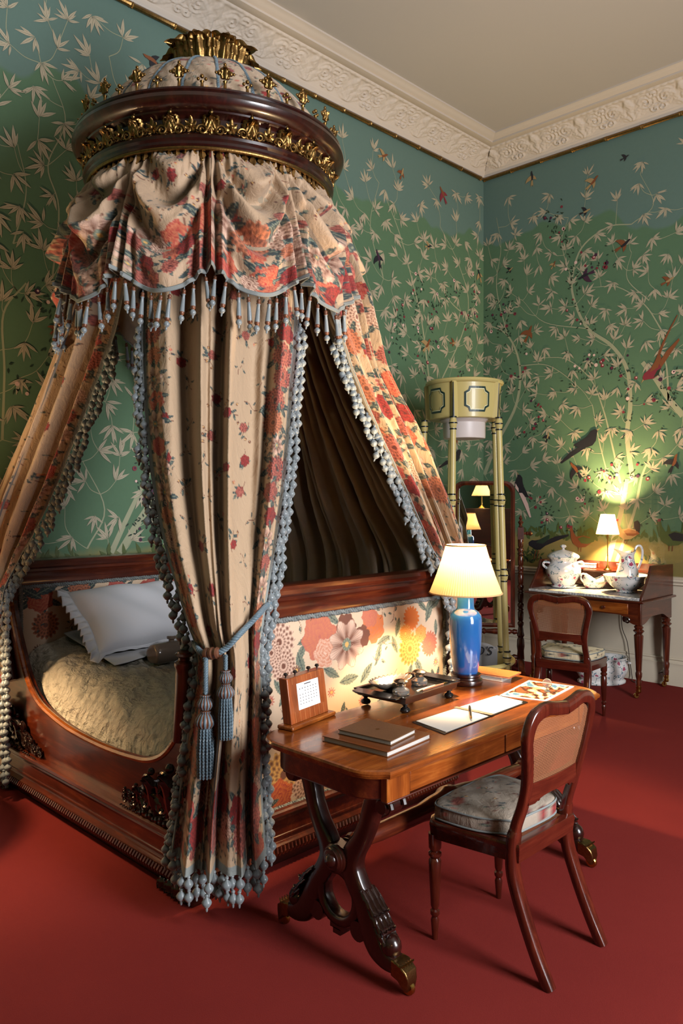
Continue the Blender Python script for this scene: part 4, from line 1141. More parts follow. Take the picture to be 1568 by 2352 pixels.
def curtain(name, label, cl, nu, nv, W_, motifs, lining, edges=(True, True), hem=True, seed=1, count=100, v_b=(0,1), group='floral bed curtains', lin_n=(60,120), pitch=.045, two=True, hemn=None, loc=None, base=rgb(182,154,124)):
    loc = loc or tuple(cl.pts(np.array([.5]), np.array([1.0]))[0,0])
    t = thing(name, label, 'curtain', loc, group=group)
    g, uu, vv = cl.mesh(nu, nv)
    U, V = np.meshgrid(uu*W_, vv*cl.len)
    col = paint_cloth(U, V, motifs, base[:3])
    br = rgb(134,140,136); b = .022
    if edges[0]: col[U < b] = br
    if edges[1]: col[U > W_-b] = br
    if hem: col[V > cl.len-b*1.5] = br
    obj('cloth', g, FABRIC, t, smooth=180, colors=col)
    if lining is not None:
        lg, _, _ = cl.mesh(lin_n[0], lin_n[1], push=.010); obj('lining', lg, lining, t, smooth=180)
    R = random.Random(seed); rest = G(); n = int(cl.len*(v_b[1]-v_b[0])/pitch)
    c0 = count
    sd = []
    for e, u in ((edges[0], 0.0), (edges[1], 1.0)):
        if not e: continue
        P = cl.edge(u, v_b[0], v_b[1], n); mid = cl.pts(np.array([.5]), np.linspace(v_b[0], v_b[1], n))[:, 0, :]
        sd.append((P, P-mid))
    hp = cl.pts(np.linspace(.03, .97, hemn or 20), np.array([.998]))[0] if hem else []
    jobs = [(Vector(p), Vector((d[0], d[1], 0)).normalized()) for P, D in sd for p, d in zip(P, D)]
    jobs = [(p, d, two) for p, d in jobs] + [(Vector(p), Vector((0,0,0)), True) for p in hp]
    tot = sum(2 if tw else 1 for _, _, tw in jobs); made = 0
    for p, d, tw in jobs:
        for h in ((0, 1) if tw else (0,)):
            o = p + d*(.008 + .020*h) + Vector((R.uniform(-.007,.007), R.uniform(-.007,.007), -.004 - (.032 if d.length else .052)*h))
            e = (R.uniform(-.3,.3), R.uniform(-.3,.3), R.uniform(0, 6))
            if made < count: inst('bobble', BOB, t, o, rot=e); made += 1
            else: rest.merge(gb, Matrix.Translation(o))
    if rest.v: obj('bobble_fringe', rest, BOBBLE, t, smooth=50, kind='stuff')
    return t

def corner_motifs(seed, W_, Ln, lead_l=True, lead_r=True, hemband=True):
    R = random.Random(seed); m = scatter(R, .09, W_-.09, .0, Ln, .125, lambda R, a, b: sprig(R, a, b, 1.0, R.random() < .6) if R.random() < .62 else tiny(R, a, b, 1.3))
    if lead_l: m += band(R, .03, .15, .0, Ln, .062, 'v')
    if lead_r: m += band(R, W_-.15, W_-.03, .0, Ln, .062, 'v')
    if hemband: m += band(R, .03, W_-.03, Ln-.42, Ln-.05, .085, 'u') + band(R, .03, W_-.03, Ln-.30, Ln-.05, .07, 'u')
    return m
# near corner: the curtain gathered in a rope at the corner of the bed nearest the viewer
S = [(at(352,385,3.76), at(625,385,3.80), .06, .012), (at(338,560,3.76), at(655,560,3.80), .07, .016), (at(324,690,3.70), at(684,690,3.76), .10, .035), (at(328,900,3.58), at(672,900,3.66), .10, .040),
     (at(347,1100,3.43), at(655,1100,3.50), .11, .040), (at(376,1250,3.30), at(634,1250,3.36), .12, .036), (at(404,1350,3.20), at(618,1350,3.25), .155, .026), (at(428,1430,3.16), at(606,1430,3.20), .15, .022),
     (at(450,1495,3.14), at(600,1495,3.18), .135, .018), (at(446,1570,3.13), at(602,1570,3.17), .14, .020), (at(428,1700,3.12), at(602,1700,3.16), .145, .026), (at(408,1840,3.11), at(604,1840,3.15), .15, .032), (at(390,1970,3.055), at(614,1965,3.10), .155, .034)]
near = Cloth(S, (.8,-.6,0), 4.1, 4, .9)
m = corner_motifs(31, .9, near.len)
ct = curtain('bed_curtain', 'floral bed curtain hanging at the near corner of the bed, tied with a blue rope', near, 250, 640, .9, m, GREYLIN, seed=2, v_b=(.245,.985), pitch=.042, two=True, hemn=16, loc=(2.02,-4.98,.15))
# left: the curtain drawn back to the head of the bed
S = [(at(246,430,4.24), at(324,420,3.90), .05, .012), (at(200,620,4.22), at(292,620,3.92), .06, .018), (at(172,740,4.2), at(266,745,3.95), .06, .035), (at(100,900,4.27), at(212,900,4.06), .05, .035), (at(28,1060,4.33), at(150,1060,4.15), .05, .032),
     (at(-30,1200,4.38), at(88,1200,4.25), .04, .028), (at(-38,1300,4.40), at(34,1300,4.29), .02, .016), (on_y(-40,1370,-5.10), on_y(4,1370,-5.06), .015, .012), (on_y(-40,1470,-5.10), on_y(5,1470,-5.06), .015, .014), (on_y(-42,1640,-5.11), on_y(2,1640,-5.07), .02, .016), (on_y(-42,1780,-5.12), on_y(2,1780,-5.08), .02, .018)]
left = Cloth(S, (-.1,-1,0), 4.2, 9, .85)
m = corner_motifs(32, 1.05, left.len, False)
curtain('bed_curtain', 'floral bed curtain drawn back to the head of the bed at the left edge', left, 150, 560, 1.05, m, GREYLIN, edges=(False, True), seed=3, v_b=(.25,.99), pitch=.036, hem=False)
# right: the curtain falling to the far corner of the footboard
S = [(at(682,440,4.02), at(742,440,4.27), .05, .012), (at(720,600,4.0), at(812,600,4.22), .05, .018), (at(748,700,3.95), at(834,690,4.2), .06, .032), (at(800,850,4.02), at(874,850,4.24), .05, .03), (at(868,1000,4.08), at(963,1000,4.26), .05, .028), (at(925,1120,4.13), at(1016,1120,4.27), .04, .026),
     (at(985,1250,4.18), at(1062,1250,4.27), .04, .022), (on_x(1012,1300,2.13), on_x(1056,1300,2.11), .015, .010), (on_x(1040,1400,2.12), on_x(1066,1400,2.10), .015, .010), (on_x(1038,1600,2.12), on_x(1068,1600,2.10), .015, .012), (on_x(1036,1740,2.13), on_x(1072,1740,2.10), .015, .014)]
right = Cloth(S, (.9,-.3,0), 4.0, 21, .85)
m = corner_motifs(33, .95, right.len, True, True) + scatter(random.Random(70), .15, .93, .5, right.len, .15, lambda R, a, b: big(R, a, b, R.uniform(.055,.085)))
curtain('bed_curtain', 'floral bed curtain falling to the far corner of the footboard behind the blue lamp', right, 170, 560, .95, m, LINING, edges=(True, False), seed=4, v_b=(.25,.99), pitch=.036, hem=False)
# far side: drawn across the back of the bed, its brown lining towards the room
a_f = math.atan2(1.0, .0)
def arc(deg, r, z): a = math.radians(deg); return ring_at(r, z, a)
S = [(arc(58,.55,3.16), arc(126,.57,3.16), .10, .02), (arc(58,.57,2.75), arc(126,.60,2.75), .12, .03), (Vector((1.62,-3.62,2.2)), Vector((.80,-3.66,2.2)), .10, .035), (Vector((1.86,-3.36,1.6)), Vector((.58,-3.36,1.6)), .04, .032), (Vector((1.99,-3.13,1.22)), Vector((.44,-3.13,1.22)), .0, .024), (Vector((2.0,-3.12,.9)), Vector((.44,-3.12,.9)), 0, .022), (Vector((2.0,-3.12,.15)), Vector((.44,-3.12,.15)), 0, .022)]
back = Cloth(S, (0,1,0), 9.0, 5, 1.0)
curtain('bed_curtain', 'floral curtain closing the far long side of the bed, brown lining towards the mattress', back, 150, 200, 2.4, scatter(random.Random(4), 0, 2.4, 0, back.len, .16, lambda R, a, b: sprig(R, a, b)), LINING, edges=(False, False), hem=False, seed=5, lin_n=(240,140), loc=(1.2,-3.12,.15))
S = [(arc(132,.58,3.16), arc(170,.58,3.16), .04, .02), (arc(132,.62,2.7), arc(176,.66,2.7), .04, .03), (Vector((.78,-3.72,2.0)), Vector((.40,-3.85,2.0)), .04, .03), (Vector((.46,-3.34,1.6)), Vector((.16,-3.40,1.6)), .02, .02), (Vector((.34,-3.12,1.2)), Vector((.08,-3.13,1.2)), .01, .012), (Vector((.34,-3.12,.15)), Vector((.08,-3.13,.15)), .01, .014)]
far = Cloth(S, (-.7,.7,0), 3.0, 13, .9)
curtain('bed_curtain', 'floral curtain gathered at the far head corner of the bed beside the wall', far, 70, 260, .8, corner_motifs(35, .8, far.len, True, False), GREYLIN, edges=(True, False), hem=False, seed=6, v_b=(.25,.8), pitch=.04)

# ---------------------------------------------------------------- rope tieback on the near curtain
tb = thing('rope_tieback', 'twisted blue rope tieback with two heavy tassels holding the near bed curtain', 'tieback', tuple(at(490,1500,2.93)))
def front(px, py, off=.012):
    """a point just in front of the near curtain's cloth"""
    return at(px, py, 0) if False else at(px, py, depth_near(px, py) - off)
_P = near.pts(np.linspace(0, 1, 60), np.linspace(.3, 1, 120)).reshape(-1, 3) - np.array(CAM)
_d = _P @ np.array(FW); _x = CXP + FPX*(_P @ np.array(RT))/_d; _y = HYP - FPX*_P[:, 2]/_d
def depth_near(px, py):
    k = np.hypot(_x-px, _y-py); sel = k < 14
    return float(_d[sel].min()) if sel.any() else float(_d[k.argmin()])
pts = [at(446,1478,3.20), front(452,1488), front(462,1499), front(478,1502,.020), front(500,1499,.022), front(520,1488,.016), front(545,1462,.014), front(570,1436,.014), front(594,1411,.014), at(607,1396,3.19), at(620,1385,3.26)]
obj('rope', rope_g(smooth_path(pts, 6), .0125, 3, .036, 7), ROPE, tb, smooth=60)
p0, p1 = front(470,1502,.03), front(512,1499,.03); axd = (p1-p0).normalized()
q = Vector((0,0,1)).cross(axd).normalized()
g = G().lathe([(.012,0),(.021,.002),(.024,.010),(.022,.020),(.018,.023),(.0235,.027),(.024,.038),(.020,.044),(.021,.050),(.023,.058),(.018,.066),(.010,.068)], 18)
M = basis(p0, q, axd.cross(q), axd); gg = G().merge(g, M); obj('slide_bead', gg, COPPER, tb)
def big_tassel(px, py, length, s):
    top = front(px, py, .028)
    a = thing_part('tie_tassel', tb, top, length, s)
def thing_part(nm, root, top, drop, s):
    g = rope_g([top, top - Vector((0,0,drop))], .0105*s, 3, .03, 6); o = obj(nm, g, ROPE, root, smooth=60)
    c = top - Vector((0,0,drop))
    pr = [(0,0),(.020,-.002),(.021,-.007),(.014,-.010),(.020,-.016),(.030,-.032),(.031,-.042),(.022,-.056),(.013,-.060),(.021,-.063),(.021,-.068),(.018,-.071),(.028,-.080),(.038,-.098),(.039,-.110),(.031,-.122),(.027,-.126)]
    h = G().lathe([(r*s, z*s) for r, z in pr[::-1]], 56, tuple(c), rib=(14,.12)); h.m = [1 if (i % 56) % 4 in (1, 2) and i < len(h.f)-1 and (i//56) % 8 != 7 else 0 for i in range(len(h.f))]; obj('tassel_head', h, [COPPER, ROPE], o, smooth=60)
    z0 = c.z - .126*s; g = G()
    for k in range(14):
        a = 2*pi*k/14; R1, R2 = .025*s, .031*s
        g.merge(rope_g([(c.x+R1*math.cos(a), c.y+R1*math.sin(a), z0), (c.x+R2*math.cos(a), c.y+R2*math.sin(a), z0-.09*s), (c.x+R2*.95*math.cos(a), c.y+R2*.95*math.sin(a), z0-.188*s)], .0052*s, 2, .012, 5, step=.004))
    g.lathe([(.024*s,0),(.022*s,-.18*s)][::-1], 16, (c.x, c.y, z0)); obj('tassel_skirt', g, ROPE, o, smooth=60)
    return o
thing_part('tie_tassel', tb, front(472,1512,.055), .135, 1.0)
thing_part('tie_tassel', tb, front(518,1505,.045), .055, .82)
# ================================================================ writing table
DZ = .737
desk = thing('writing_table', 'mahogany writing table on two carved lyre ends standing before the footboard of the bed', 'table', (2.70,-4.18,0))
XA, XB, YA, YB = 2.405, 3.005, -4.95, -3.43
def top_outline(d=0):
    """plan of the top: bowed round ends that meet the fronts in small square corners; d grows it outwards"""
    P = []; r = .125
    x0, x1, y0, y1 = XA-d, XB+d, YA-d, YB+d
    def arc_(cx, cy, rr, a0, a1, n=8): return [(cx+rr*math.cos(a0+(a1-a0)*k/n), cy+rr*math.sin(a0+(a1-a0)*k/n)) for k in range(n+1)]
    P += [(x1, y0+.065)]
    P += arc_(x1-r*.95, y0+r*1.0, r*1.0, -.55, -pi/2, 6)
    P += arc_(x0+r, y0+r, r, -pi/2, -pi, 8)
    P += arc_(x0+r, y1-r, r, pi, pi/2, 8)
    P += arc_(x1-r*.95, y1-r, r, pi/2, .55, 6)
    P += [(x1, y1-.065)]
    return P[::-1]
def stack_rings(levels, m=0):
    g = G(); g.loft([[(x, y, z) for x, y in top_outline(d)] for d, z in levels], m); return g
obj('tabletop', stack_rings([(-.012,DZ-.030),(-.004,DZ-.029),(-.002,DZ-.022),(.004,DZ-.019),(.006,DZ-.010),(.003,DZ-.003),(-.003,DZ-.0005),(-.006,DZ)]), WT[1], desk, smooth=30)
g = stack_rings([(-.055,DZ-.110),(-.035,DZ-.110),(-.032,DZ-.105),(-.032,DZ-.028)]); ap = obj('apron', g, W[1], desk, smooth=30)
for y0, y1 in ((-4.875,-4.76), (-3.62,-3.505)): obj('corner_block', G().box(2.955, 2.984, y0, y1, DZ-.113, DZ-.027), WT[2], desk, bevel=.003)
for y0, y1 in ((-4.755,-4.195), (-4.185,-3.625)):
    d = obj('drawer', G().box(2.955, 2.979, y0, y1, DZ-.108, DZ-.031), WT[1], desk, bevel=.003)
g = G(); g.box(2.96, 2.986, -4.875, -3.505, DZ-.116, DZ-.110); obj('bead_edge', g, W[1], desk, bevel=.002)
def flat_tube(pts, wid, th, y):
    """a sawn, rounded limb: pts in (x, z), wid = in-plane half widths, th = half thickness along y"""
    P = smooth_path([(x, y, z) for x, z in pts], 5); n = len(P); m = len(wid)
    fl = []
    for i in range(n):
        t = i/(n-1)*(m-1); k = min(int(t), m-2); fl.append((wid[k]+(wid[k+1]-wid[k])*(t-k), th))
    # in-plane normal comes first: up is the table's long axis
    return G().tube(P, 1, 14, up=(0,1,0), flat=[(b, a) for a, b in fl])
def end_support(yc, out):
    xc = 2.712
    sup = obj('lyre_support', end_mesh(xc, yc), WD[2], desk, smooth=50)
    for f in (-1, 1):                                       # acanthus carved along each knee
        g = G()
        for k, (dx, z, h, rot) in enumerate(((.120,.285,.13,2.7),(.155,.235,.12,2.55),(.185,.19,.10,2.4))):
            for w in (-.022, .0, .022):
                M = basis((xc+f*dx, yc+w, z), (0,1,0), (f*math.sin(rot-pi/2+.2), 0, .45), (f*.55, 0, -.83))
                g.merge(acanthus(h*.85, .038, .22, 4, 8, 12, .14, True), M)
        obj('knee_acanthus', g, CARVED, sup, smooth=50)
        # brass shoe and castor
        x = xc + f*.285
        sh = obj('castor_shoe', G().loft([[(x-f*.035+a*f, yc+b*.030, .052+c) for a, b, c in ring] for ring in (
            [(0,-1,.0),(0,1,.0),(0,1,.052),(0,-1,.052)], [(.03,-1.05,-.005),(.03,1.05,-.005),(.03,1.05,.050),(.03,-1.05,.050)], [(.055,-.95,-.03),(.055,.95,-.03),(.06,.95,.030),(.06,-.95,.030)], [(.062,-.7,-.035),(.062,.7,-.035),(.070,.7,.0),(.070,-.7,.0)])]), OLDBRASS, desk, bevel=.004)
        g = G()
        for k in range(5): g.merge(acanthus(.05, .016, .3, 3, 5, 7, .1), basis((x-f*.03, yc-.024+.012*k, .104), (0,1,0), (f*.2,0,1), (f,0,-.35)))
        obj('shoe_leaf', g, OLDBRASS, sh, smooth=60)
        w = G().lathe([(.006,-.009),(.021,-.009),(.024,-.005),(.024,.005),(.021,.009),(.006,.009)], 20)
        obj('wheel', G().merge(w, basis((x+f*.016, yc, .0245), (1,0,0), (0,0,1), (0,-1,0))), BRASS, sh)
    return sup
def end_mesh(xc, yc):
    g = G()
    for f in (-1, 1):
        g.merge(flat_tube([(xc+f*a, z) for a, z in ((.235,.598),(.20,.612),(.165,.600),(.145,.555),(.128,.50),(.098,.44),(.062,.385),(.052,.335),(.075,.285),(.108,.240),(.130,.19),(.150,.145),(.178,.105),(.215,.085),(.255,.080))],
                          (.020,.026,.030,.030,.028,.030,.036,.040,.038,.036,.040,.044,.042,.034,.026), .030, yc))
        # scrolled ear under the apron
        ear = G().lathe([(0,-.046),(.022,-.046),(.026,-.040),(.018,-.034),(.030,-.030),(.030,.030),(.018,.034),(.026,.040),(.022,.046),(0,.046)], 20)
        g.merge(ear, basis((xc+f*.222, yc, .592), (1,0,0), (0,0,1), (0,-1,0)))
        g.merge(volute(.034, .010, 1.4, 22, f), Matrix.Translation((xc+f*.225, yc+.030, .592))); g.merge(volute(.034, .010, 1.4, 22, f), Matrix.Translation((xc+f*.225, yc-.034, .592)))
        # bulbous scroll above the foot
        g.sphere((xc+f*.228, yc, .128), .036, seg=14, rings=8, sc=(1.0,.95,1.05)); g.tube([(xc+f*.205, yc-.03, .168), (xc+f*.205, yc+.03, .168)], .016, 10)
    g.box(xc-.06, xc+.06, yc-.028, yc+.028, .335, .395)
    # oval ring below the waist
    ring = [(xc+.088*math.cos(a), yc, .222+.090*math.sin(a)) for a in [2*pi*k/40 for k in range(40)]]
    g.tube(ring, 1, 12, up=(0,1,0), flat=(.028,.020), closed=True)
    # stepped drop and lobes at the foot of the ring
    for k, (hw, z0, z1) in enumerate(((.045,.125,.148),(.032,.105,.128),(.018,.088,.108))): g.box(xc-hw, xc+hw, yc-.026, yc+.026, z0, z1)
    for f in (-1, 1): g.tube([(xc+f*.10, yc-.028, .135), (xc+f*.10, yc+.028, .135)], .034, 16)
    # turned boss at the crossing, on both faces
    b = G().lathe([(.050,0),(.050,.010),(.044,.014),(.044,.018),(.036,.022),(.034,.026),(.024,.028),(.022,.034),(.014,.042),(0,.045)], 24)
    for s in (-1, 1): g.merge(b, basis((xc, yc+s*.028, .352), (1,0,0), (0,0,1) if s < 0 else (0,0,-1), (0,s,0)))
    return g
end_support(-4.805, -1); end_support(-3.575, 1)
for f in (-1, 1): pass
g = G().lathe([(0,0),(.020,0),(.034,.006),(.040,.022),(.034,.040),(.022,.046),(.026,.050),(.030,.056),(.024,.062),(.026,.075),(.032,.16),(.034,.40),(.044,.47),(.046,.50),(.050,.545),(.060,.56),(.060,.60),(.050,.615),(.046,.66),(.044,.69),(.034,.76),(.032,1.0),(.026,1.085),(.024,1.098),(.030,1.104),(.026,1.11),(.022,1.114),(.034,1.12),(.040,1.138),(.034,1.154),(.020,1.16),(0,1.16)], 24)
obj('stretcher', G().merge(g, basis((2.712, -4.77, .375), (0,0,1), (1,0,0), (0,1,0))), W[1], desk)
g = G().box(2.55, 2.87, -4.835, -4.775, .622, .632).box(2.55, 2.87, -3.605, -3.545, .622, .632); obj('support_cleat', g, WD[0], desk)

# ---------------------------------------------------------------- chair with a caned balloon back
def make_chair(label, loc, rz, group):
    c = thing('dining_chair', label, 'chair', loc, rz, group, world=False)
    # local frame: +y forward, seat at .43
    for s in (-1, 1):
        P = smooth_path([(s*.182,-.250,0),(s*.182,-.200,.10),(s*.181,-.150,.22),(s*.180,-.114,.33),(s*.178,-.110,.42),(s*.172,-.118,.49),(s*.168,-.140,.56),(s*.172,-.158,.63),(s*.188,-.172,.71),(s*.207,-.182,.79),(s*.208,-.188,.83),(s*.192,-.193,.865),(s*.160,-.197,.885),(s*.110,-.201,.892),(s*.060,-.204,.884),(0,-.206,.876)], 5)
        n = len(P); k = next(i for i, p in enumerate(P) if p.z > .455)
        fl = [(.020,.017)]*n
        for i in range(n):
            t = i/n; fl[i] = (.019+.007*math.sin(pi*min(1, t*2)), .019) if i <= k else (.021 if t < .6 else .024, .017)
        obj('leg', G().tube(P[:k+2], 1, 12, up=(0,1,0) , flat=[(b, a) for a, b in fl[:k+2]]), CHAIRW[2], c, smooth=50)
        obj('back_stile', G().tube(P[k:], 1, 14, up=(0,1,0), flat=[(b*.95, a*.95) for a, b in fl[k:]]), CHAIRW[2], c, smooth=50)
        pr = [(.010,0),(.012,.03),(.0155,.07),(.011,.082),(.017,.092),(.017,.104),(.011,.110),(.0155,.122),(.022,.24),(.023,.285),(.017,.296),(.024,.305),(.024,.314),(.016,.320),(.023,.332),(.024,.35),(.024,.385)]
        l = obj('leg', G().lathe(pr, 18, (s*.205, .200, 0)), CHAIRW[2], c)
    # seat rails, bowed front
    def rails(d, z):
        return [(-.182-d,-.135-d,z),(.182+d,-.135-d,z),(.228+d,.17,z),(.222+d,.205+d*.5,z),(.19,.226+d,z),(0,.236+d,z),(-.19,.226+d,z),(-.222-d,.205+d*.5,z),(-.228-d,.17,z)]
    g = G(); g.loft([rails(-.012,.372), rails(.0,.374), rails(.004,.41), rails(.006,.424), rails(.002,.436), rails(-.004,.438), rails(-.028,.436), rails(-.03,.372)], caps=False); obj('seat_rail', g, CHAIRW[0], c, bevel=0, smooth=40)
    g = G(); base = rails(-.024, .434); n0 = len(base); g.add([(0,.05,.434)] + base, [(0, 1+k, 1+(k+1) % n0) for k in range(n0)])
    o = obj('cane_seat', g, CANE, c); uv_planar(o, 0, 1)
    # lower back rail with an arched under-edge and the caned panel
    xs = np.linspace(-.166, .166, 21)
    g = G(); g.loft([[(x, -.150-.012*(1-(x/.17)**2)+dy, z) for dy, z in ((-.012,.640),(.012,.640),(.013,.60),(.012,.570+.018*max(0, 1-(x/.13)**4)),(-.012,.570+.018*max(0, 1-(x/.13)**4)))] for x in xs]); obj('back_rail', g, CHAIRW[0], c, smooth=40)
    for s in (-1, 1): obj('rail_cusp', G().sphere((s*.105, -.160, .580), .010, seg=8, rings=5), CHAIRW[0], c)
    rows = []; zs = np.linspace(.632, .862, 24)
    for z in zs:
        hw = np.interp(z, [.63,.71,.79,.83,.85,.862], [.150,.168,.187,.186,.168,.135]); yb = np.interp(z, [.63,.71,.79,.862], [-.156,-.172,-.184,-.198])
        rows.append([(x, yb-.010*(1-(x/.19)**2), z + (.012*(abs(x)/.12)-.010 if z > .855 else 0)) for x in np.linspace(-hw, hw, 25)])
    o = obj('cane_panel', G().grid(rows), CANE, c, smooth=180); uv_planar(o, 0, 2)
    return c
def uv_planar(o, a, b):
    me = o.data; uv = me.uv_layers.new(name='uv')
    co = np.empty(len(me.vertices)*3); me.vertices.foreach_get('co', co); co = co.reshape(-1, 3)
    li = np.empty(len(me.loops), int); me.loops.foreach_get('vertex_index', li)
    uv.data.foreach_set('uv', co[li][:, [a, b]].ravel())
def cushion(label, loc, rz, seed, base, group):
    """squab with piped edges, in the chair's frame"""
    t = thing('seat_cushion', label, 'cushion', loc, rz, group, world=False)
    out = [(-.135,-.092),(.135,-.092),(.20,.02),(.216,.16),(.196,.205),(.10,.224),(0,.228),(-.10,.224),(-.196,.205),(-.216,.16),(-.20,.02)]
    sm = [(p.x, p.y) for p in smooth_path([(a, b, 0) for a, b in out+out[:1]], 7)][:-1]; n = len(sm)
    z0, z1 = .4385, .492; cx, cy = 0, .055
    levels = [(0.0,z0),(.35,z0),(.7,z0),(.93,z0+.001),(.985,z0+.006)] + [(1.0+.008*math.sin(pi*k/8), z0+.008+(z1-z0-.016)*k/8) for k in range(9)] + [(.985,z1-.003)] + [(f, z1+.022*(1-f**2.2)) for f in np.linspace(.96, 0, 26)]
    rr = random.Random(seed); rings = []
    for f, z in levels:
        rings.append([(cx+(x-cx)*f, cy+(y-cy)*f, z + (.004*math.sin(9*x*f*5+seed)*math.sin(8*y*5*f) if f < .97 and z > z1-.01 else 0)) for x, y in sm])
    g = G(); g.loft(rings, caps=False)
    gx = np.array(g.v); U = gx[:, 0].copy(); V = gx[:, 1].copy(); side = (gx[:, 2] < z1-.002); V = np.where(side & (np.abs(U) < .19), V + np.sign(V-.05)*(z1-gx[:, 2]), V); U = np.where(side & (np.abs(U) >= .19), U + np.sign(U)*(z1-gx[:, 2]), U)
    R = random.Random(seed); m = scatter(R, -.26, .26, -.2, .30, .095, lambda R, a, b: sprig(R, a, b, .9, R.random() < .5))
    o = obj('cushion_cover', g, FABRIC, t, smooth=180, colors=paint_cloth(U, V, m, base[:3]))
    for z, f in ((z1-.003, 1.0), (z0+.005, 1.0)): obj('piping', G().tube([(cx+(x-cx)*f, cy+(y-cy)*f, z) for x, y in sm], .0038, 6, closed=True), BRAID, t, smooth=60)
    return t
ch1 = make_chair('mahogany cane-backed chair with worn floral cushion drawn up to the writing table', (3.075,-4.285,0), pi/2, 'cane-backed chairs')
cu1 = cushion('worn grey floral squab cushion on the cane-backed chair at the writing table', (3.075,-4.285,0), pi/2, 41, rgb(158,144,128), 'squab cushions')
ch2 = dup(ch1, (1.79,-1.55,0), math.radians(11), 'mahogany cane-backed chair standing before the marble-topped washstand')
cu2 = cushion('cream floral squab cushion on the chair before the marble-topped washstand', (1.79,-1.55,0), math.radians(11), 42, rgb(214,196,160), 'squab cushions')

# ================================================================ on the writing table
def place(o, z=DZ): return Vector((o[0], o[1], z))
# perpetual calendar
cal = thing('desk_calendar', 'small inlaid wooden desk calendar on the left of the writing table', 'calendar', tuple(on_z(710,1672,DZ)))
a0, b0 = on_z(672,1682,DZ), on_z(772,1642,DZ)
ux = (b0-a0); Wc = ux.length; ux.normalize(); uy = Vector((-ux.y, ux.x, 0))          # uy points to the back
if uy.x > 0: uy = -uy
def cl_(a, b, c): return a0 + ux*a + uy*b + Vector((0,0,c))
g = G().prism([(0,.0),(Wc,.0),(Wc,.016),(0,.016)], -.0, .075, lambda a, b, c: tuple(cl_(a, c, b))); obj('calendar_base', g, WT[1], cal, bevel=.006, bseg=3)
x0, x1 = .022, Wc-.022
lean = .14
def face(a, h, d): return cl_(a, .022 + d + h*lean, .016 + h)
H_ = .168
def block(xa, xb, h0, h1, d0, d1): 
    return G().add([tuple(face(a, h, d)) for a, h, d in ((xa,h0,d0),(xb,h0,d0),(xb,h0,d1),(xa,h0,d1),(xa,h1,d0),(xb,h1,d0),(xb,h1,d1),(xa,h1,d1))], [(0,1,2,3),(4,7,6,5),(0,4,5,1),(1,5,6,2),(2,6,7,3),(3,7,4,0)])
CALW = wood('inlaid_wood', rgb(96,44,18), rgb(150,74,34), rgb(180,98,52), axis=2, rough=.3)
obj('calendar_case', block(x0, x1, 0, H_, 0, .040), CALW, cal, bevel=.003)
fx0, fx1, fh0, fh1 = x0+(x1-x0)*.22, x1-(x1-x0)*.20, H_*.26, H_*.84
card = obj('calendar_card', block(fx0, fx1, fh0, fh1, -.0012, .003), PAPERW, cal)
g = G()
for row in range(6):
    for colm in range(7):
        if (row == 1 and colm < 2) or (row == 5 and colm > 4): continue
        a = fx0 + (fx1-fx0)*(.10+.125*colm); h = fh1 - (fh1-fh0)*(.24 + .115*row)
        w = .0048 if row == 0 else .0036
        g.add([tuple(face(a+da, h+dh, -.0016)) for da, dh in ((0,0),(w,0),(w,.0036),(0,.0036))], [(0,1,2,3)])
g.add([tuple(face(fx0+(fx1-fx0)*(.34+da), fh1-(fh1-fh0)*(.10+dh), -.0016)) for da, dh in ((0,0),(.30,0),(.30,-.035),(0,-.035))], [(0,1,2,3)])
obj('calendar_print', g, INK, card)
g = G(); LINE = plain('pale_inlay', rgb(206,136,80), .4)
for k in range(1, 8):
    a = x0 + (x1-x0)*k/8
    for h0, h1 in ((0, fh0), (fh1, H_)): g.merge(block(a-.0006, a+.0006, h0+.002, h1-.002, -.0006, .001))
obj('inlay_line', g, LINE, cal)
for t in (.08,.32,.68,.92):
    p = face(x0+(x1-x0)*t, H_, .020); obj('knob', G().lathe([(.003,-.004),(.003,.006),(.0085,.009),(.009,.014),(.006,.018),(0,.019)], 14, tuple(p)), EBONY, cal)
# stacked leather folder and notebook
def slab(P, z0, z1): return [(p.x, p.y) for p in P], z0, z1
def book(name, label, quad, z0, th, cover, pages, rnd=.004):
    """quad: four table-plane corners; covers, page block and spine"""
    c = sum(quad, Vector((0,0,0)))/4
    t = thing(name, label, 'book', (c.x, c.y, z0))
    q = [(p.x, p.y) for p in quad]; inn = [(c.x+(x-c.x)*.965, c.y+(y-c.y)*.965) for x, y in q]
    obj('back_cover', G().prism(q, z0, z0+.003), cover, t, bevel=.001)
    obj('pages', G().prism(inn, z0+.003, z0+th-.003), pages, t)
    obj('front_cover', G().prism(q, z0+th-.003, z0+th), cover, t, bevel=.001)
    return t
PAGES = plain('page_edges', rgb(206,200,192), .8, 0, .6, 300, dark=.5)
quad = [on_z(740,1703,DZ), on_z(890,1741,DZ), on_z(990,1697,DZ), on_z(846,1664,DZ)]
f1 = book('leather_folder', 'large tan leather folder of papers under the small brown notebook', quad, DZ, .020, LEATHER2, PAGES)
quad = [on_z(776,1676,DZ+.036), on_z(898,1703,DZ+.036), on_z(955,1675,DZ+.036), on_z(842,1650,DZ+.036)]
f2 = book('notebook', 'small dark brown leather notebook lying on the tan leather folder', quad, DZ+.0205, .017, LEATHER, PAGES)
c = sum(quad, Vector((0,0,0)))/4; obj('stamped_crest', G().lathe([(.008,0),(.005,.0006),(0,.0006)], 10, (c.x, c.y, DZ+.0376)), GILT, f2)
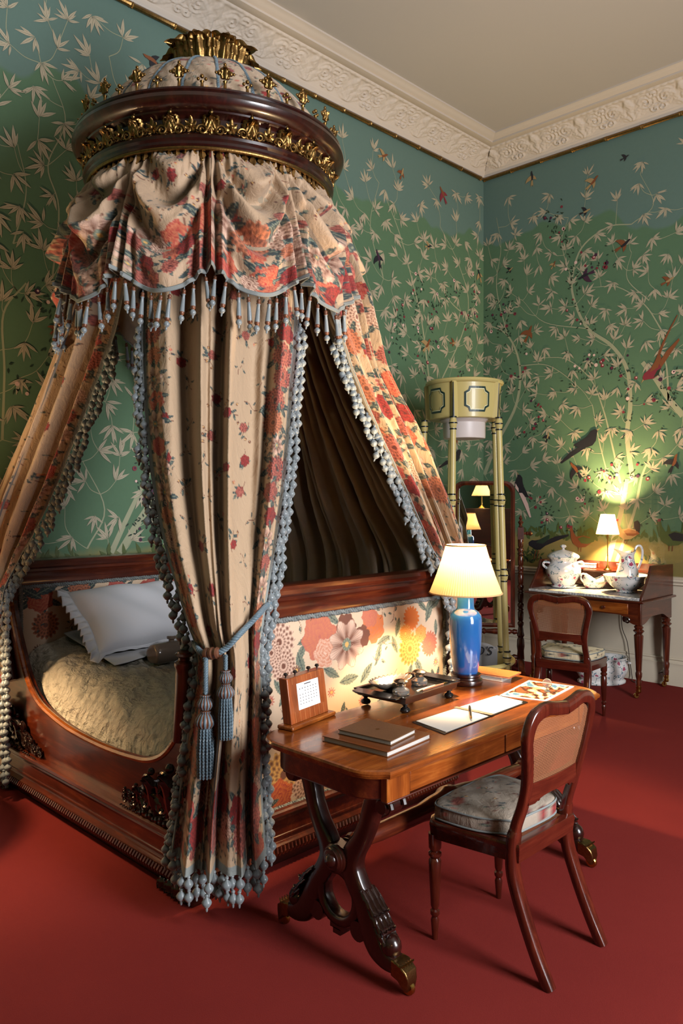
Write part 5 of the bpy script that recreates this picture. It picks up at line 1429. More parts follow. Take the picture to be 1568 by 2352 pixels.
# inkstand: ebonised tray on bun feet
ink = thing('inkstand', 'black ebonised inkstand tray on four bun feet', 'inkstand', tuple(on_z(950,1610,DZ)))
i0, i1, i2 = on_z(930,1637,DZ), on_z(1030,1603,DZ), on_z(870,1612,DZ)
vx = (i1-i0); Lx = vx.length; vx.normalize(); vy = Vector((-vx.y, vx.x, 0)); vy = vy if (i2-i0).dot(vy) > 0 else -vy; Ly = .205
def ik(a, b, c): return tuple(i0 + vx*a + vy*b + Vector((0,0,c)))
for a in (.0, Lx):
    for b in (.0, Ly): obj('bun_foot', G().lathe([(.010,0),(.019,.004),(.022,.011),(.018,.019),(.008,.025),(.010,.030),(.016,.034),(.016,.038)], 16, ik(a, b, 0)), EBONY, ink)
def tray_ring(d, z): return [ik(-.028-d,-.022-d,z), ik(Lx+.028+d,-.022-d,z), ik(Lx+.028+d,Ly+.022+d,z), ik(-.028-d,Ly+.022+d,z)]
g = G(); g.loft([tray_ring(-.006,.038), tray_ring(0,.042), tray_ring(.002,.060), tray_ring(.010,.064), tray_ring(.011,.070), tray_ring(-.004,.070), tray_ring(-.008,.056)]); obj('tray', g, EBONY, ink, smooth=25)
for a in (-.055, Lx+.055):
    q = [(a-.035,.02),(a-.02,-.01),(a+.02,-.01),(a+.035,.02),(a+.035,Ly-.02),(a+.02,Ly+.01),(a-.02,Ly+.01),(a-.035,Ly-.02)]
    obj('end_shelf', G().prism(q, .064, .071, lambda x, y, z: ik(x, y, z)), EBONY, ink, bevel=.002)
# shell-shaped silver dish, two cut-glass inkwells with silver lids, pens
sh_c = Vector(ik(.085, Ly*.68, .058))
sd_ = thing('shell_dish', 'fluted silver shell dish resting on the black inkstand tray', 'dish', tuple(sh_c))
rows = []
for i in range(9):
    r = i/8; row = []
    for k in range(57):
        a = 2*pi*k/56; fl = 1+.05*math.cos(a*28)*r
        row.append(tuple(sh_c + vx*(.118*r*fl*math.cos(a)) + vy*(.062*r*fl*math.sin(a)) + Vector((0,0,.001+.040*r**2.2+.003*math.cos(a*28)*r))))
    rows.append(row)
obj('fluted_bowl', G().grid(rows), plain('striped_silver', rgb(226,206,186), .25, .7, .5, 70, dark=.5), sd_, smooth=70, solid=.003)
def inkwell(label, a, b):
    p = ik(a, b, .0575); t = thing('inkwell', label, 'inkwell', p, group='cut-glass inkwells')
    obj('glass_body', G().lathe([(0,0),(.034,0),(.037,.006),(.036,.018),(.026,.026),(.016,.030),(.016,.036),(0,.036)], 16, p, rib=(16,.07)), CUTGLASS, t, smooth=20)
    obj('silver_collar', G().lathe([(.020,.034),(.022,.036),(.022,.042),(.018,.045),(0,.045)], 20, p), SILVER, t)
    obj('hinged_lid', G().lathe([(0,.045),(.012,.046),(.030,.050),(.031,.054),(.022,.060),(0,.063)], 24, p), SILVER, t)
inkwell('nearer cut-glass inkwell with domed silver lid on the black inkstand', .045, .055)
inkwell('farther cut-glass inkwell with domed silver lid on the black inkstand', .235, .100)
def pen(name, label, p, q, r, mat, nib, z=None):
    P, Q = Vector(p), Vector(q); d = Q-P
    t = thing(name, label, 'pen', tuple((P+Q)/2))
    obj('barrel', G().tube([P, P+d*.1, P+d*.5, P+d*.82], [r*.7, r, r*1.05, r*.8], 10), mat, t)
    obj('nib', G().tube([P+d*.82, P+d*.88, Q], [r*.8, r*.7, r*.12], 10), nib, t)
pen('dip_pen', 'pale-handled dip pen lying along the front of the black inkstand', ik(.085,.006,.068), ik(.255,.012,.066), .0055, plain('ivory', rgb(222,196,160), .35), SILVER)
pen('stone_pen', 'agate-banded pen lying in the front groove of the black inkstand', ik(.10,-.013,.073), ik(.285,-.012,.073), .0048, plain('agate', rgb(170,110,84), .25, 0, .8, 160, coat=.4), BRASS)
# blotter with writing paper and fountain pen
bq = [on_z(946,1660,DZ), on_z(1020,1688,DZ), on_z(1212,1614,DZ), on_z(1142,1598,DZ)]
bl = thing('writing_folder', 'open black writing folder with sheets of white paper along the table front', 'folder', tuple(sum(bq, Vector((0,0,0)))/4))
def lerp2(Q, a, b): return Q[0]*(1-a)*(1-b)+Q[1]*(1-a)*b+Q[2]*a*b+Q[3]*a*(1-b)
obj('folder_board', G().prism([(p.x, p.y) for p in bq], DZ, DZ+.004), EBONY, bl, bevel=.001)
for i, (aa, ab, ba, bb, zz) in enumerate(((.03,.5,.04,.97,.0044), (.52,.94,.03,.96,.0044), (.55,.97,.06,.90,.0056))):
    q = [lerp2(bq, aa, ba), lerp2(bq, aa, bb), lerp2(bq, ab, bb), lerp2(bq, ab, ba)]
    obj('paper_sheet', G().prism([(p.x, p.y) for p in q], DZ+zz, DZ+zz+.001), PAPERW, bl)
q = [lerp2(bq, a, b) for a, b in ((.46,-.02),(.50,-.02),(.56,1.0),(.52,1.01))]; obj('centre_strap', G().prism([(p.x, p.y) for p in q], DZ+.0068, DZ+.0078), LEATHER, bl)
pa_, pb2 = on_z(1082,1652,DZ+.012), on_z(1078,1622,DZ+.020)
pen('fountain_pen', 'black fountain pen with gilt bands lying across the white writing paper', pb2, pa_, .0058, EBONY, BRASS)
# picture sheet with a glass seal, and two books behind it
mq = [on_z(1146,1598,DZ), on_z(1254,1611,DZ), on_z(1318,1577,DZ), on_z(1214,1563,DZ)]
mg = thing('picture_sheet', 'glossy colour picture with a white border at the far right of the table', 'picture', tuple(sum(mq, Vector((0,0,0)))/4))
obj('sheet', G().prism([(p.x, p.y) for p in mq], DZ, DZ+.0016), PAPERW, mg)
g = G(); R = random.Random(77); PIC = [plain('picture_%d' % k, c, .35) for k, c in enumerate((rgb(150,84,52), rgb(60,36,28), rgb(206,170,132), rgb(232,222,206), rgb(84,128,160), rgb(110,64,40)))]
nx2, ny2 = 72, 48
for i in range(nx2):
    for j in range(ny2):
        a0_, a1_ = .05+.90*i/nx2, .05+.90*(i+1)/nx2; b0_, b1_ = .06+.88*j/ny2, .06+.88*(j+1)/ny2
        f = math.sin(i*.13+1.6*math.sin(j*.11))+math.sin(j*.19-i*.09+math.sin(i*.21))+.8*math.sin(i*.31+j*.27+2*math.sin(j*.17))+R.uniform(-.25,.25)
        mm = 0 if f < -.9 else 1 if f < -.35 else 5 if f < .1 else 2 if f < .8 else 3 if f < 1.4 else 4
        g.add([tuple(lerp2(mq, a, b)+Vector((0,0,.0019))) for a, b in ((a0_,b0_),(a0_,b1_),(a1_,b1_),(a1_,b0_))], [(0,1,2,3)], mm)
obj('image', g, PIC, mg, smooth=0)
sp = on_z(1256,1588,DZ+.002)
pw = thing('glass_paperweight', 'small clear glass paperweight disc standing on the colour picture', 'paperweight', (sp.x, sp.y, DZ+.002))
obj('stem', G().lathe([(.014,0),(.014,.003),(.005,.008),(.004,.020)], 16, (sp.x, sp.y, DZ+.002)), CUTGLASS, pw)
dn = (CAM-sp); dn.z = .9; dn.normalize(); e1 = Vector((0,0,1)).cross(dn).normalized(); e2 = dn.cross(e1)
obj('disc', G().merge(G().lathe([(0,-.004),(.018,-.004),(.021,0),(.018,.004),(0,.004)], 24), basis(sp+Vector((0,0,.036)), e1, e2, dn)), CUTGLASS, pw)
bq2 = [on_z(1020,1548,DZ+.022), on_z(1148,1563,DZ+.022), on_z(1165,1552,DZ+.022), on_z(1092,1538,DZ+.022)]
k0, kx, ky = on_z(1153,1567,DZ), on_z(1190,1551,DZ), on_z(1095,1558,DZ)
ex = (kx-k0).normalized(); ey = (ky-k0).normalized()
def bk(a, b, z): p = k0+ex*a+ey*b; return Vector((p.x, p.y, z))
book('white_book', 'thin white-paged book lying under the orange booklet behind the lamp', [bk(0,0,0), bk(.105,0,0), bk(.105,.20,0), bk(0,.20,0)], DZ, .020, plain('grey_cover', rgb(190,178,166), .6), PAGES)
ob = book('orange_booklet', 'orange paper booklet lying on a white book beside the blue lamp', [bk(.0,-.035,0), bk(.135,-.035,0), bk(.135,.185,0), bk(.0,.185,0)], DZ+.0205, .008, ORANGEP, PAGES)
g = G(); R = random.Random(6)
for k in range(3):
    for q in range(10):
        p = bk(.035+.03*k, .05+.011*q, DZ+.0287); s_ = .003
        if R.random() < .8: g.add([(p.x-s_, p.y-s_*.6, p.z), (p.x+s_, p.y-s_*.6, p.z), (p.x+s_, p.y+s_*.6, p.z), (p.x-s_, p.y+s_*.6, p.z)], [(0,1,2,3)])
obj('cover_print', g, plain('brown_print', rgb(120,52,30), .6), ob)

# ---------------------------------------------------------------- the blue table lamp
LP = on_z(1069,1570,DZ); lx, ly = LP.x, LP.y
lamp = thing('table_lamp', 'blue ceramic table lamp with pleated cream shade on the writing table', 'lamp', (lx, ly, DZ))
obj('lamp_base', G().lathe([(.070,0),(.077,.004),(.080,.014),(.077,.024),(.068,.029),(.066,.036),(.070,.042),(.069,.049),(.060,.053),(0,.053)], 48, (lx, ly, DZ)), WD[2], lamp)
obj('lamp_body', G().lathe([(.054,.050),(.057,.06),(.062,.09),(.069,.15),(.0735,.215),(.075,.27),(.0745,.30),(.071,.318),(.060,.334),(.046,.342),(.0405,.348),(.039,.36),(.038,.42),(.039,.455),(.041,.475),(.030,.48),(0,.48)], 64, (lx, ly, DZ)), BLUEGLAZE, lamp, smooth=60)
obj('lamp_holder', G().lathe([(.012,.475),(.012,.50),(.018,.505),(.018,.545),(.010,.55),(0,.55)], 20, (lx, ly, DZ)), BRASS, lamp)
def shade_g(r0, z0, r1, z1, c, pleats, amp, th=.0022, bow=0.0):
    seg = pleats*4; rows = []
    for i in range(11):
        t = i/10; row = []
        for k in range(seg):
            a = 2*pi*k/seg; r = r0+(r1-r0)*t - bow*math.sin(pi*t) + amp*(1 if (k % 4) in (1, 2) else -1)
            row.append((c[0]+r*math.cos(a), c[1]+r*math.sin(a), c[2]+z0+(z1-z0)*t))
        rows.append(row)
    g = G(); g.loft(rows, caps=False); return g
sz0, sz1 = 1.158-DZ, 1.378-DZ
obj('pleated_shade', shade_g(.166, sz0, .0905, sz1, (lx, ly, DZ), 84, .0011, bow=.004), SHADE, lamp, smooth=60)
for r, z in ((.166, sz0), (.0905, sz1)):
    obj('shade_trim', G().tube([(lx+(r+.001)*math.cos(2*pi*k/64), ly+(r+.001)*math.sin(2*pi*k/64), DZ+z) for k in range(64)], .0035, 6, closed=True), SHADE, lamp)
g = G()
for k in range(3):
    a = 2*pi*k/3; g.tube([(lx, ly, DZ+sz1-.012), (lx+.09*math.cos(a), ly+.09*math.sin(a), DZ+sz1-.002)], .0014, 6)
g.tube([(lx, ly, DZ+.55), (lx, ly, DZ+sz1-.010)], .002, 6); obj('shade_carrier', g, BRASS, lamp)
# ================================================================ the yellow painted shower bath in the corner
SHC = at(1066,1300,6.42); sx_, sy_ = SHC.x, SHC.y
sh = thing('shower_bath', 'yellow painted shower bath with round tank on tall legs in the room corner', 'shower', (sx_, sy_, 0))
c3 = (sx_, sy_, 0)
obj('tub', G().lathe([(0,.0),(.372,.0),(.378,.02),(.385,.24),(.392,.268),(.408,.274),(.420,.288),(.418,.304),(.402,.314),(.385,.308),(.376,.29),(.370,.07),(0,.05)], 64, c3), YELLOW, sh)
obj('tank', G().lathe([(0,2.30),(.285,2.295),(.292,2.30),(.302,2.55),(.304,2.578),(.318,2.583),(.326,2.596),(.322,2.610),(.308,2.616),(.296,2.610),(.29,2.40),(0,2.38)], 64, c3), YELLOW, sh)
obj('rose_collar', G().lathe([(.165,2.14),(.172,2.14),(.176,2.15),(.178,2.27),(.205,2.29),(.205,2.31),(.15,2.31),(.15,2.2)], 48, c3), plain('cream_enamel', rgb(226,212,204), .4), sh)
gp = G().lathe([(0,2.146),(.166,2.146)], 48, c3)
pt = NT('pierced_copper'); vv = pt.n('ShaderNodeTexVoronoi'); vv.inputs['Scale'].default_value = 70; pt.link(pt.mapping(), vv.inputs['Vector'])
pt.set(Base_Color=pt.mix(pt.math('LESS_THAN', vv.outputs['Distance'], .36), rgb(206,150,118), rgb(112,64,44)), Roughness=.45, Metallic=.3)
obj('pierced_rose', gp, pt.mat, sh)
camA = math.atan2(CAM.y-sy_, CAM.x-sx_)
LA = [camA + math.radians(-15.5 + 72*k) for k in range(5)]
def shp(r, z, a): return Vector((sx_ + r*math.cos(a), sy_ + r*math.sin(a), z))
for k, a in enumerate(LA):
    top, bot = shp(.315, 2.60, a), shp(.412, .0, a)
    leg = obj('leg', G().tube([shp(.330,2.295,a), shp(.340,2.0,a), shp(.358,1.5,a), shp(.378,.95,a), shp(.398,.4,a), shp(.412,.30,a)], [.024,.025,.026,.026,.026,.026], 14), YELLOW, sh)
    for z in (2.245, 1.625, 1.02, .36):
        t = (2.295-z)/2.0; r = .330+.080*t
        obj('leg_ring', G().lathe([(.024,-.035),(.028,-.03),(.030,-.01),(.034,.0),(.030,.01),(.028,.03),(.024,.035)], 16, tuple(shp(r, z, a))), YELLOW, leg)
        g = G()
        for dz in (-.048, 0, .048): obj('painted_band', G().lathe([(.026,-.006),(.0355 if dz == 0 else .029,-.005),(.0355 if dz == 0 else .029,.005),(.026,.006)], 16, tuple(shp(r, z+dz, a))), BLACK, leg)
    er, et = Vector((math.cos(a), math.sin(a), 0)), Vector((-math.sin(a), math.cos(a), 0))
    def wedge(hw0, hw1, d, z0, z1, r0, r1):
        P = []
        for z, hw, r in ((z0, hw0, r0), (z1, hw1, r1)):
            b = Vector((sx_, sy_, z)) + er*r; P += [b - et*hw, b + er*d - et*hw*.25, b + er*d + et*hw*.25, b + et*hw]
        return G().add([tuple(p) for p in P], [(0,1,5,4),(1,2,6,5),(2,3,7,6),(3,0,4,7),(0,3,2,1),(4,5,6,7)])
    br = obj('tank_bracket', wedge(.030, .026, .034, 2.295, 2.585, .288, .30), YELLOW, sh)
    obj('painted_arris', wedge(.009, .005, .004, 2.30, 2.575, .3225, .333), BLACK, br)
    obj('tub_bracket', G().tube([shp(.412,.30,a), shp(.398,.0,a)], .024, 12), YELLOW, sh)
    obj('painted_line', G().tube([shp(.436,.29,a)+et*.006, shp(.421,.0,a)+et*.006], .004, 6), BLACK, sh)
    # painted octagonal cartouche between the brackets
    g = G(); am = a + math.radians(36); wa, hh, ca = .36, .102, .34
    def pp(u, v, dr=0): r = .2925+.0105*(v*hh+.146)/.27; return tuple(shp(r+.0035+dr, 2.44+v*hh, am+u*wa))
    oct_ = [(-.62,-1),(.62,-1),(.70,-.72),(1,-.55),(1,.55),(.70,.72),(.62,1),(-.62,1),(-.70,.72),(-1,.55),(-1,-.55),(-.70,-.72)]
    dense = []
    for (u0, v0), (u1, v1) in zip(oct_, oct_[1:]+oct_[:1]):
        for q in range(5): dense.append((u0+(u1-u0)*q/5, v0+(v1-v0)*q/5))
    n = len(dense); o_ = [pp(u, v) for u, v in dense]; i_ = [pp(u*.85, v*.84) for u, v in dense]; j_ = [pp(u*.80, v*.78) for u, v in dense]
    g.add(o_+i_, [(k2, (k2+1) % n, n+(k2+1) % n, n+k2) for k2 in range(n)], 0); g.add(i_+j_, [(k2, (k2+1) % n, n+(k2+1) % n, n+k2) for k2 in range(n)], 1)
    obj('painted_cartouche', g, [plain('bottle_green', rgb(26,52,44), .4), plain('pale_line', rgb(236,228,180), .4)] if k == 0 else CARTM, sh, smooth=0)
    if k == 0: CARTM = [bpy.data.materials['bottle_green'], bpy.data.materials['pale_line']]
    ap_ = am + .1
bx = at(1072,1533,6.25); ab = math.atan2(bx.y-sy_, bx.x-sx_)
g = G(); g.add([tuple(shp(.3935, z, ab+d)) for d, z in ((-.16,.10),(.16,.10),(.16,.205),(-.16,.205))], [(0,1,2,3)]); obj('painted_plaque', g, BLACK, sh, smooth=0)
# white notice curled inside the tub
gr_ = thing('curled_notice', 'white card lettered in italics curling up inside the yellow shower tub', 'sign', (sx_, sy_, .06))
def nt_(q, z): return SHC0 + RT*q + FW*(.165 - .75*(q-.06)**2 - .05*(z-.06)) + Vector((0,0,z))
SHC0 = Vector((sx_, sy_, 0))
rows = []
for z in np.linspace(.076, .405, 12): rows.append([tuple(nt_(q, z - (.05*max(0, (q-.16)/.14)**2 if z > .38 else 0))) for q in np.linspace(-.15, .30, 30)])
obj('card', G().grid(rows), plain('notice_card', rgb(224,222,224), .7), gr_, smooth=180, solid=.003)
def letters(txt, size, shear, ext):
    c_ = bpy.data.curves.new('t', 'FONT'); c_.body = txt; c_.size = size; c_.shear = shear; c_.extrude = ext
    o_ = bpy.data.objects.new('t', c_); COL.objects.link(o_); bpy.context.view_layer.update()
    me = bpy.data.meshes.new_from_object(o_.evaluated_get(bpy.context.evaluated_depsgraph_get())); bpy.data.objects.remove(o_); bpy.data.curves.remove(c_)
    return me
lm = letters("OO'S", .105, .28, .0006); lm.materials.clear(); lm.materials.append(INK)
lo_ = bpy.data.objects.new('lettering', lm); COL.objects.link(lo_); lo_.parent = gr_
pl0 = nt_(.012, .300); pn_ = (-FW*1.0 - RT*.06).normalized(); ee = Vector((0,0,1)).cross(pn_).normalized()
Mx = basis(pl0 + pn_*.030 - Vector((sx_, sy_, .06)), ee, (0,0,1), pn_); lo_.matrix_local = Mx

sh.scale = (.97,.97,.97); gr_.scale = (.97,.97,.97); gr_.location.z *= .97
# ================================================================ cheval mirror
MC = at(1111,1280,7.25); r0_ = ray(1079,1142); nrm_ = Vector((-r0_.x, -r0_.y, 0)).normalized(); me_ = Vector((0,0,1)).cross(nrm_).normalized()
chm = thing('cheval_mirror', 'mahogany cheval mirror on turned posts behind the yellow shower bath', 'mirror', (MC.x, MC.y, 0))
def mp(a, z, d=0): p = Vector((MC.x, MC.y, 0)) + me_*a + nrm_*d; return Vector((p.x, p.y, z))
hw, z0_, z1_ = .279, .41, 1.748
out = [(-hw,z0_),(hw,z0_),(hw,z1_-.09)] + [(hw-.09+.09*math.cos(a), z1_-.09+.09*math.sin(a)) for a in np.linspace(.15, pi/2, 7)] + [(-hw+.09+.09*math.cos(a), z1_-.09+.09*math.sin(a)) for a in np.linspace(pi/2, pi-.15, 7)] + [(-hw,z1_-.09)]
inn = [(x*.862, (z-(z0_+z1_)/2)*.945+(z0_+z1_)/2) for x, z in out]
g = G(); n = len(out)
L1 = [[tuple(mp(x, z, d)) for x, z in o_] for o_, d in ((inn, .004), (inn, .014), ([((a+c)/2, (b+d)/2) for (a, b), (c, d) in zip(out, inn)], .024), (out, .014), (out, -.022))]
g.loft(L1, caps=False); g.add([tuple(mp(x, z, -.022)) for x, z in out], [tuple(range(n))]); obj('mirror_frame', g, W[2], chm, smooth=30)
obj('mirror_glass', G().add([tuple(mp(x, z, .006)) for x, z in inn], [tuple(range(n))]), MIRROR, chm, smooth=0)
PR = [(.026,.10),(.034,.12),(.03,.20),(.036,.24),(.032,.30),(.024,.32),(.034,.34),(.026,.37),(.024,.40)]
zz = .42
while zz < 1.16:
    PR += [(.020,zz),(.028,zz+.02),(.028,zz+.035),(.018,zz+.05),(.024,zz+.058),(.026,zz+.13),(.020,zz+.142),(.028,zz+.152),(.020,zz+.165)]; zz += .168
PR += [(.022,1.215),(.022,1.22)]
for s in (-1, 1):
    p = mp(s*.330, 0)
    po = obj('turned_post', G().lathe(PR, 18, (p.x, p.y, 0)), W[2], chm)
    obj('post_block', G().box(-.027,.027,-.027,.027,1.215,1.325), W[2], po); b = po.children[0]; 
    for v in b.data.vertices: pass
    b.location = (p.x-MC.x, p.y-MC.y, 0); b.rotation_euler = (0,0,math.atan2(me_.y, me_.x)); b.data.transform(Matrix.Translation((MC.x, MC.y, 0)))
    obj('finial', G().lathe([(.012,1.325),(.022,1.33),(.012,1.345),(.016,1.355),(.026,1.372),(.014,1.385),(.010,1.395),(.018,1.405),(.010,1.425),(0,1.44)], 14, (p.x, p.y, 0)), W[2], po)
    g = G().lathe([(.010,0),(.012,.02),(.022,.028),(.012,.036),(.020,.050),(.024,.062),(.012,.078),(0,.08)], 14)
    obj('pivot_knob', G().merge(g, basis(mp(s*.357, 1.27), nrm_, (0,0,1), me_*s)), W[2], po)
    # cabriole foot
    P = [mp(s*.330, .125, d) for d in (-.21,-.14,-.06,.06,.14,.21)]
    zs_ = (.028,.055,.10,.10,.055,.028); P = [Vector((q.x, q.y, z)) for q, z in zip(P, zs_)]
    obj('foot', G().tube(smooth_path(P, 5), 1, 12, up=(0,0,1), flat=(.028,.030)), W[0], chm, smooth=50)
for z in (.37, .14):
    g = G().lathe([(.018,0),(.026,.03),(.014,.05),(.024,.07),(.026,.20),(.016,.28),(.030,.30),(.016,.32),(.026,.40),(.024,.53),(.014,.55),(.026,.57),(.018,.60)], 16)
    obj('stretcher', G().merge(g, basis(mp(-.30, z), nrm_, (0,0,1), me_)), W[2], chm)

# ================================================================ washstand
ws = thing('washstand', 'mahogany washstand with white marble top and gallery against the far wall', 'washstand', (1.44,-.38,0))
WX0, WX1, WYF, WYB = .925, 1.955, -.685, -.045
obj('marble_top', G().box(WX0+.012, WX1-.03, WYF+.008, WYB-.02, .777, .799), MARBLE, ws, bevel=.004)
g = G().prism([(WX0-.02,WYF-.012),(WX1+.02,WYF-.012),(WX1+.02,WYB),(WX0-.02,WYB)], .758, .778); obj('top_moulding', g, W[0], ws, bevel=.008, bseg=3)
def fr_(x0, x1): return None
# front apron shaped down into carved brackets
def apron_poly(a0, a1):
    pts = [(a0,.76),(a1,.76),(a1,.585)]
    for t in np.linspace(0, 1, 9): pts.append((a1-.02-.14*t, .585+.068*(.5-.5*math.cos(pi*t))))
    for t in np.linspace(1, 0, 9): pts.append((a0+.02+.14*t, .585+.068*(.5-.5*math.cos(pi*t))))
    pts.append((a0,.585)); return pts
def strip(poly_top, pts, fr, d0, d1):
    g = G()
    for (xa, za), (xb, zb) in zip(pts, pts[1:]):
        g.add([fr(xa,za,d0), fr(xb,zb,d0), fr(xb,poly_top,d0), fr(xa,poly_top,d0), fr(xa,za,d1), fr(xb,zb,d1), fr(xb,poly_top,d1), fr(xa,poly_top,d1)], [(0,1,2,3),(5,4,7,6),(0,4,5,1),(3,2,6,7)])
    return g
def low_edge(a0, a1, d=.068, w=.16): return [(a0,.588)] + [(a0+.03+(w-.03)*t, .588+d*(.5-.5*math.cos(pi*t))) for t in np.linspace(0, 1, 9)] + [(a1-.03-(w-.03)*t, .588+d*(.5-.5*math.cos(pi*t))) for t in np.linspace(1, 0, 9)] + [(a1,.588)]
obj('front_apron', strip(.76, low_edge(WX0+.03, WX1-.03), lambda a, z, d: (a, d, z), WYF+.006, WYF+.03), W[0], ws)
for nm, x in (('side_apron', WX1-.034), ('side_apron', WX0+.01)):
    obj(nm, strip(.76, low_edge(WYF+.03, WYB-.03, .05, .2), lambda a, z, d: (d, a, z), x, x+.024), W[1], ws)
obj('back_apron', G().box(WX0+.03, WX1-.03, WYB-.04, WYB-.02, .64, .76), W[0], ws)
for x0, x1 in ((WX0+.11, (WX0+WX1)/2-.008), ((WX0+WX1)/2+.008, WX1-.11)):
    d = obj('drawer', G().box(x0, x1, WYF-.002, WYF+.012, .664, .748), WT[0], ws, bevel=.003)
    obj('knob', G().merge(G().lathe([(.008,0),(.008,.008),(.015,.014),(.013,.022),(0,.025)], 14), basis(((x0+x1)/2, WYF-.002, .706), (1,0,0), (0,0,1), (0,-1,0))), W[2], d)
for s, x in ((1, WX0+.12), (-1, WX1-.12)): obj('carved_bracket', G().merge(volute(.028, .008, 1.5, 20, s), Matrix.Translation((x, WYF+.002, .615))).merge(acanthus(.05, .04, .3, 3, 7, 8), basis((x+s*.02, WYF+.004, .60), (s,0,0), (0,-1,0), (0,0,1))), CARVED, ws)
LEG = [(.012,.07),(.016,.075),(.019,.10),(.021,.135),(.018,.15),(.024,.175),(.026,.20),(.020,.215),(.022,.225),(.034,.48),(.035,.50),(.024,.512),(.030,.522),(.040,.533),(.040,.540),(.026,.550),(.034,.562),(.034,.570),(.026,.578),(.030,.59)]
for x in (WX0+.042, WX1-.042):
    for y in (WYF+.045, WYB-.06):
        l = obj('leg', G().lathe(LEG, 24, (x, y, 0), rib=(14,.12)), W[2], ws)
        obj('leg_block', G().box(x-.030, x+.030, y-.030, y+.030, .585, .76), W[2], l, bevel=.002)
        g = G().lathe([(.018,.045),(.020,.05),(.0215,.062),(.018,.075),(.021,.085),(.020,.10)], 16, (x, y, 0)); g.merge(G().lathe([(.004,-.008),(.018,-.008),(.022,-.004),(.022,.004),(.018,.008),(.004,.008)], 16), basis((x-.014, y-.012, .0225), (.7,.7,0), (0,0,1), (.7,-.7,0)))
        g.box(x-.018, x+.002, y-.022, y+.0, .02, .05); obj('castor', g, BRASS, l)
# gallery: shaped side boards, back board and shelf
side = [(WYB-.005,.778),(WYB-.005,1.035),(-.44,1.045),(-.475,1.045),(-.49,1.02),(-.505,.985),(-.535,.94),(-.575,.895),(-.62,.845),(-.648,.815),(-.66,.778)]
for nm, x in (('gallery_side', WX1-.028), ('gallery_side', WX0+.002)): obj(nm, G().prism(side, x, x+.022, lambda a, b, c: (c, a, b)), W[1], ws, bevel=.003)
obj('gallery_back', G().box(WX0+.02, WX1-.026, WYB-.022, WYB-.004, .778, 1.025), W[0], ws)
obj('gallery_shelf', G().prism([(WX0+.024,WYB-.02),(WX0+.024,WYB-.095),(1.20,WYB-.095),(1.225,WYB-.20),(1.475,WYB-.20),(1.50,WYB-.095),(WX1-.028,WYB-.095),(WX1-.028,WYB-.02)], .943, .957), W[0], ws, bevel=.003)
ZT = .8008
# lidded slop pail
p = Vector((1.108,-.378,ZT))
jar = thing('lidded_pail', 'large lidded white china pail painted with flowers on the washstand', 'pail', (p.x, p.y, ZT)); jc = (p.x, p.y, ZT)
obj('pail_body', G().lathe([(0,0),(.098,0),(.106,.004),(.104,.016),(.094,.026),(.112,.055),(.140,.10),(.152,.14),(.150,.165),(.134,.195),(.116,.215),(.112,.235),(.122,.252),(.138,.262),(.140,.268),(.128,.270),(0,.262)], 48, jc, rib=(8,.03)), CHINA, jar, smooth=60)
lid = obj('pail_lid', G().lathe([(.136,.268),(.139,.273),(.128,.288),(.100,.306),(.060,.322),(.028,.330),(.014,.335),(0,.336)], 48, jc, rib=(8,.03)), CHINA, jar, smooth=60)
obj('lid_knob', G().lathe([(.012,.332),(.009,.345),(.020,.352),(.026,.362),(.018,.372),(.008,.378),(0,.379)], 16, jc, rib=(6,.3)), CHINA, lid)
for s in (-1, 1):
    d = RT*s; obj('pail_handle', G().tube(smooth_path([Vector(jc)+d*.120+Vector((0,0,.215)), Vector(jc)+d*.165+Vector((0,0,.222)), Vector(jc)+d*.178+Vector((0,0,.195)), Vector(jc)+d*.145+Vector((0,0,.165))], 5), .011, 10), CHINA, jar)
# feeding cup
p = on_z(1364,1351,ZT)
cup = thing('feeding_cup', 'white china feeding cup with looped handle and pink sprigs on the washstand', 'cup', (p.x, p.y, ZT))
rings = []
for i in range(15):
    t = i/14; z = .004 + .095*t; ring = []
    for k in range(32):
        a = 2*pi*k/32; ca, sa = math.cos(a), math.sin(a)
        rr = (.050+.042*math.sin(pi*min(1, t*.75+.1))) ; lx_ = rr*(1.05+.30*t*max(0, ca)); ly_ = rr*(.72-.18*t*max(0, ca))
        zz = z + (.022*max(0, ca)**2*t**2 + .034*max(0, -ca)*t**2 - .020*t**2*(1-abs(ca)))*1.0
        ring.append(tuple(Vector((p.x, p.y, ZT)) + RT*(lx_*ca) + FW*(ly_*sa) + Vector((0,0,zz))))
    rings.append(ring)
g = G(); g.loft(rings, caps=False); g.f.append(tuple(range(31, -1, -1))); g.m.append(0); obj('cup_body', g, CHINAS, cup, smooth=60, solid=.004)
b = Vector((p.x, p.y, ZT))
obj('cup_handle', G().tube(smooth_path([b-RT*.072+Vector((0,0,.095)), b-RT*.085+Vector((0,0,.125)), b-RT*.112+Vector((0,0,.120)), b-RT*.115+Vector((0,0,.085)), b-RT*.092+Vector((0,0,.055)), b-RT*.080+Vector((0,0,.045))], 5), .0085, 10), CHINAS, cup)
